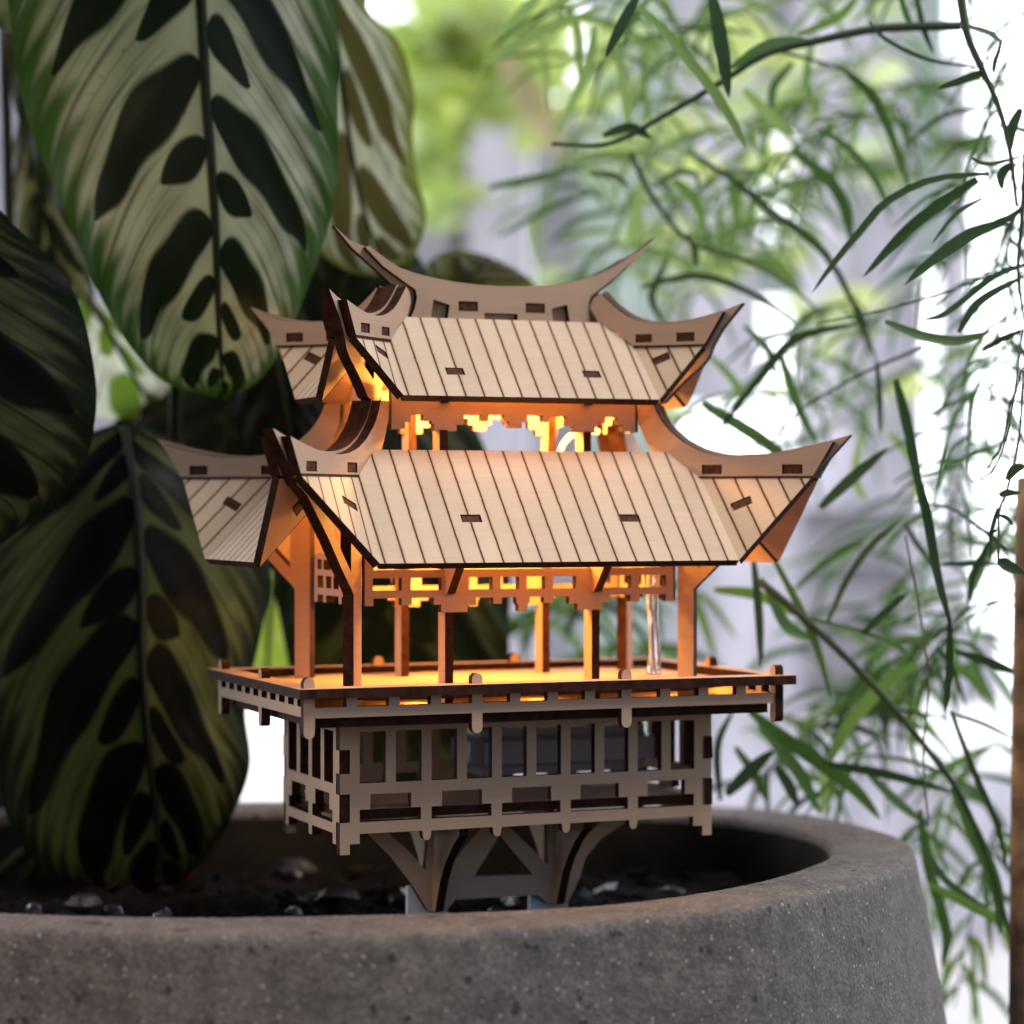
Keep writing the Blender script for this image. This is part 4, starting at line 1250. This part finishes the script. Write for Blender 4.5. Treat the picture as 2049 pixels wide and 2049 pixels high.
def wall_board(x0, x1, y0, y1, m, parent, th=18, dep=WD):
    a, b2 = at(x0, y1, dep), at(x1, y0, dep)
    u = FWD * th
    V = []
    zlo, zhi = max(a.z, -261), b2.z
    for base in (Vector((0, 0, 0)), u):
        for p, z in ((a, zlo), (b2, zlo), (b2, zhi), (a, zhi)):
            V.append(Vector((p.x, p.y, z)) + base)
    F = [(0, 1, 2, 3), (7, 6, 5, 4), (0, 4, 5, 1), (1, 5, 6, 2), (2, 6, 7, 3), (3, 7, 4, 0)]
    link('board', mesh_of('board', V, F), [m], parent)


wall = empty('garden_screen', at(1300, 1780, WD))
tag(wall, 'pale lavender grey board screen standing far behind, bright gaps between boards', 'garden screen')
WC = [leaf_mat('board_grey_a', (0.66, 0.645, 0.69), 0.68, 0.7, var=0.12, tint=(1, 1, 1)), leaf_mat('board_grey_b', (0.50, 0.495, 0.54), 0.6, 0.7, var=0.2, tint=(1, 1, 1)),
      leaf_mat('board_grey_c', (0.76, 0.745, 0.785), 0.7, 0.7, var=0.12, tint=(1, 1, 1)), leaf_mat('board_green_grey', (0.58, 0.63, 0.61), 0.65, 0.7, var=0.18, tint=(1, 1, 1))]
for x0, x1, y0, y1, mi in ((700, 868, 185, 2000, 1), (870, 1000, 160, 2000, 0), (1002, 1098, 190, 2000, 1), (1100, 1262, -120, 2000, 3), (1264, 1436, -120, 762, 0), (1264, 1282, 758, 872, 3), (1264, 1350, 856, 2000, 0), (1352, 1436, 880, 2000, 2), (1438, 1496, -120, 250, 1), (1724, 1742, 485, 1005, 0), (1778, 1790, 485, 1005, 0),
                           (1438, 1496, 452, 560, 3), (1438, 1496, 862, 2000, 2), (1498, 1600, -120, 2000, 2), (1602, 1722, -120, 2000, 0), (1724, 1788, -120, 490, 3), (1724, 1788, 1000, 1320, 2), (1790, 1834, 100, 1340, 2), (1836, 1890, 1180, 1330, 0), (1724, 1990, 1450, 1790, 0), (-400, 60, -100, 2000, 1), (64, 440, 300, 2000, 1)):
    wall_board(x0, x1, y0, y1, WC[mi], wall)
# lapped siding on the right boards, lap shading put into alternating colours
for k in range(8):
    y = 960 + k * 52
    wall_board(1516, 1706, y, y + 44, WC[2 if k % 2 else 1], wall, th=12, dep=WD - 14)

# bush beyond the screen, backlit glow put into its pale leaf colours
bush = empty('background_bush', at(820, 1500, 1650))
tag(bush, 'bright yellow green bush far behind, blurred', 'bush')
BL = [leaf_mat('bush_leaf_a', (0.72, 0.82, 0.36), 0.68, 0.5, tint=(1.1, 1.1, 0.9)), leaf_mat('bush_leaf_b', (0.60, 0.72, 0.42), 0.66, 0.5, tint=(1.1, 1.1, 0.9))]
V, F, M = [], [], []
for i in range(520):
    k = random.random()
    if k < 0.62:
        x, y = random.gauss(880, 95), random.gauss(105, 62)
    elif k < 0.74:
        x, y = random.gauss(800, 22), random.uniform(170, 420)
    elif k < 0.92:
        x, y = random.gauss(1380, 200), random.gauss(330, 240)
    else:
        x, y = random.gauss(520, 60), random.uniform(700, 1300)
    p = at(x, y, random.uniform(1560, 1680))
    n = Vector((random.uniform(-1, 1), random.uniform(-1, 1), random.uniform(-0.3, 1))).normalized()
    a = n.cross(Vector((0, 0, 1)) if abs(n.z) < 0.9 else Vector((1, 0, 0))).normalized()
    b_ = n.cross(a)
    l, w = random.uniform(14, 30), random.uniform(7, 14)
    b0 = len(V)
    V += [p - a * l, p - b_ * w, p + a * l, p + b_ * w]
    F.append((b0, b0 + 1, b0 + 2, b0 + 3))
    M.append(0 if random.random() < 0.65 else 1)
link('foliage', mesh_of('foliage', V, F, M), BL, bush)
V, F = [], []
strap(V, F, [(950, 95), (985, 160), (1025, 230), (1062, 300)], 62, 1540, twist=0.1)
link('dry_leaf', mesh_of('dry_leaf', V, F), [leaf_mat('dry_leaf', (0.62, 0.52, 0.42), 0.4, 0.6)], bush, True)
V, F = [], []
tube(V, F, [at(900, 1790, 1660), at(880, 1200, 1655), at(860, 700, 1660), at(870, 150, 1650)], lambda f: 9 - 5 * f, 10)
link('trunk', mesh_of('trunk', V, F), [simple_mat('bush_bark', (0.1, 0.08, 0.06), 0.8)], bush, True)

# bright hazy sky behind everything
SKY = emit_mat('sky_glow', (0.92, 0.96, 1.0), 2.8)
V, F = [], []
n = 40
for j, z in enumerate((-262, 600, 2600)):
    for i in range(n + 1):
        a = -1.25 + 2.5 * i / n
        V.append(CAM + FWD * (4600 * math.cos(a)) + RGT * (4600 * math.sin(a)) + Vector((0, 0, z - CAM.z)))
for j in range(2):
    for i in range(n):
        F.append((j * (n + 1) + i, j * (n + 1) + i + 1, (j + 1) * (n + 1) + i + 1, (j + 1) * (n + 1) + i))
sk = link('sky', mesh_of('sky', V, F), [SKY])
tag(sk, kind='structure')

# ================================================================== light
w = bpy.data.worlds.new('World')
scene.world = w
w.use_nodes = True
nt = w.node_tree
bg = nt.nodes['Background']
sky = nt.nodes.new('ShaderNodeTexSky')
sky.sky_type = 'NISHITA'
sky.sun_disc = False
SUN_EL, SUN_AZ = R(62), R(136)               # azimuth clockwise from +Y
sky.sun_elevation = SUN_EL
sky.sun_rotation = SUN_AZ
sky.dust_density = 1.2
sky.ozone_density = 0.7
nt.links.new(sky.outputs[0], bg.inputs['Color'])
bg.inputs['Strength'].default_value = 0.09
sd = bpy.data.lights.new('sun', 'SUN')
sd.energy = 2.6
sd.angle = R(30)
sd.color = (1.0, 0.93, 0.84)
so_ = bpy.data.objects.new('sun', sd)
col.objects.link(so_)
d = Vector((math.sin(SUN_AZ) * math.cos(SUN_EL), math.cos(SUN_AZ) * math.cos(SUN_EL), math.sin(SUN_EL)))
so_.rotation_euler = d.to_track_quat('Z', 'Y').to_euler()

# warm room lamp at the front left, outside the frame
rl = bpy.data.lights.new('room_lamp', 'AREA')
rl.energy = 6.5
rl.size = 0.45
rl.color = (1.0, 0.71, 0.44)
ro_ = bpy.data.objects.new('room_lamp', rl)
col.objects.link(ro_)
lp = cf(-1000, -150, 520) * S
ro_.location = lp
ro_.rotation_euler = (lp - Vector((0, 0, 0.02))).to_track_quat('Z', 'Y').to_euler()

vs = scene.view_settings
vs.view_transform = 'Standard'
vs.look = 'None'
vs.exposure = 0.0
vs.gamma = 1.0
vs.use_curve_mapping = False
scene.render.engine = 'CYCLES'
cy = scene.cycles
cy.use_denoising = True
cy.max_bounces = 8
cy.diffuse_bounces = 4
cy.glossy_bounces = 3
cy.transmission_bounces = 6
cy.transparent_max_bounces = 6
cy.sample_clamp_indirect = 6
cy.caustics_reflective = False
cy.caustics_refractive = False
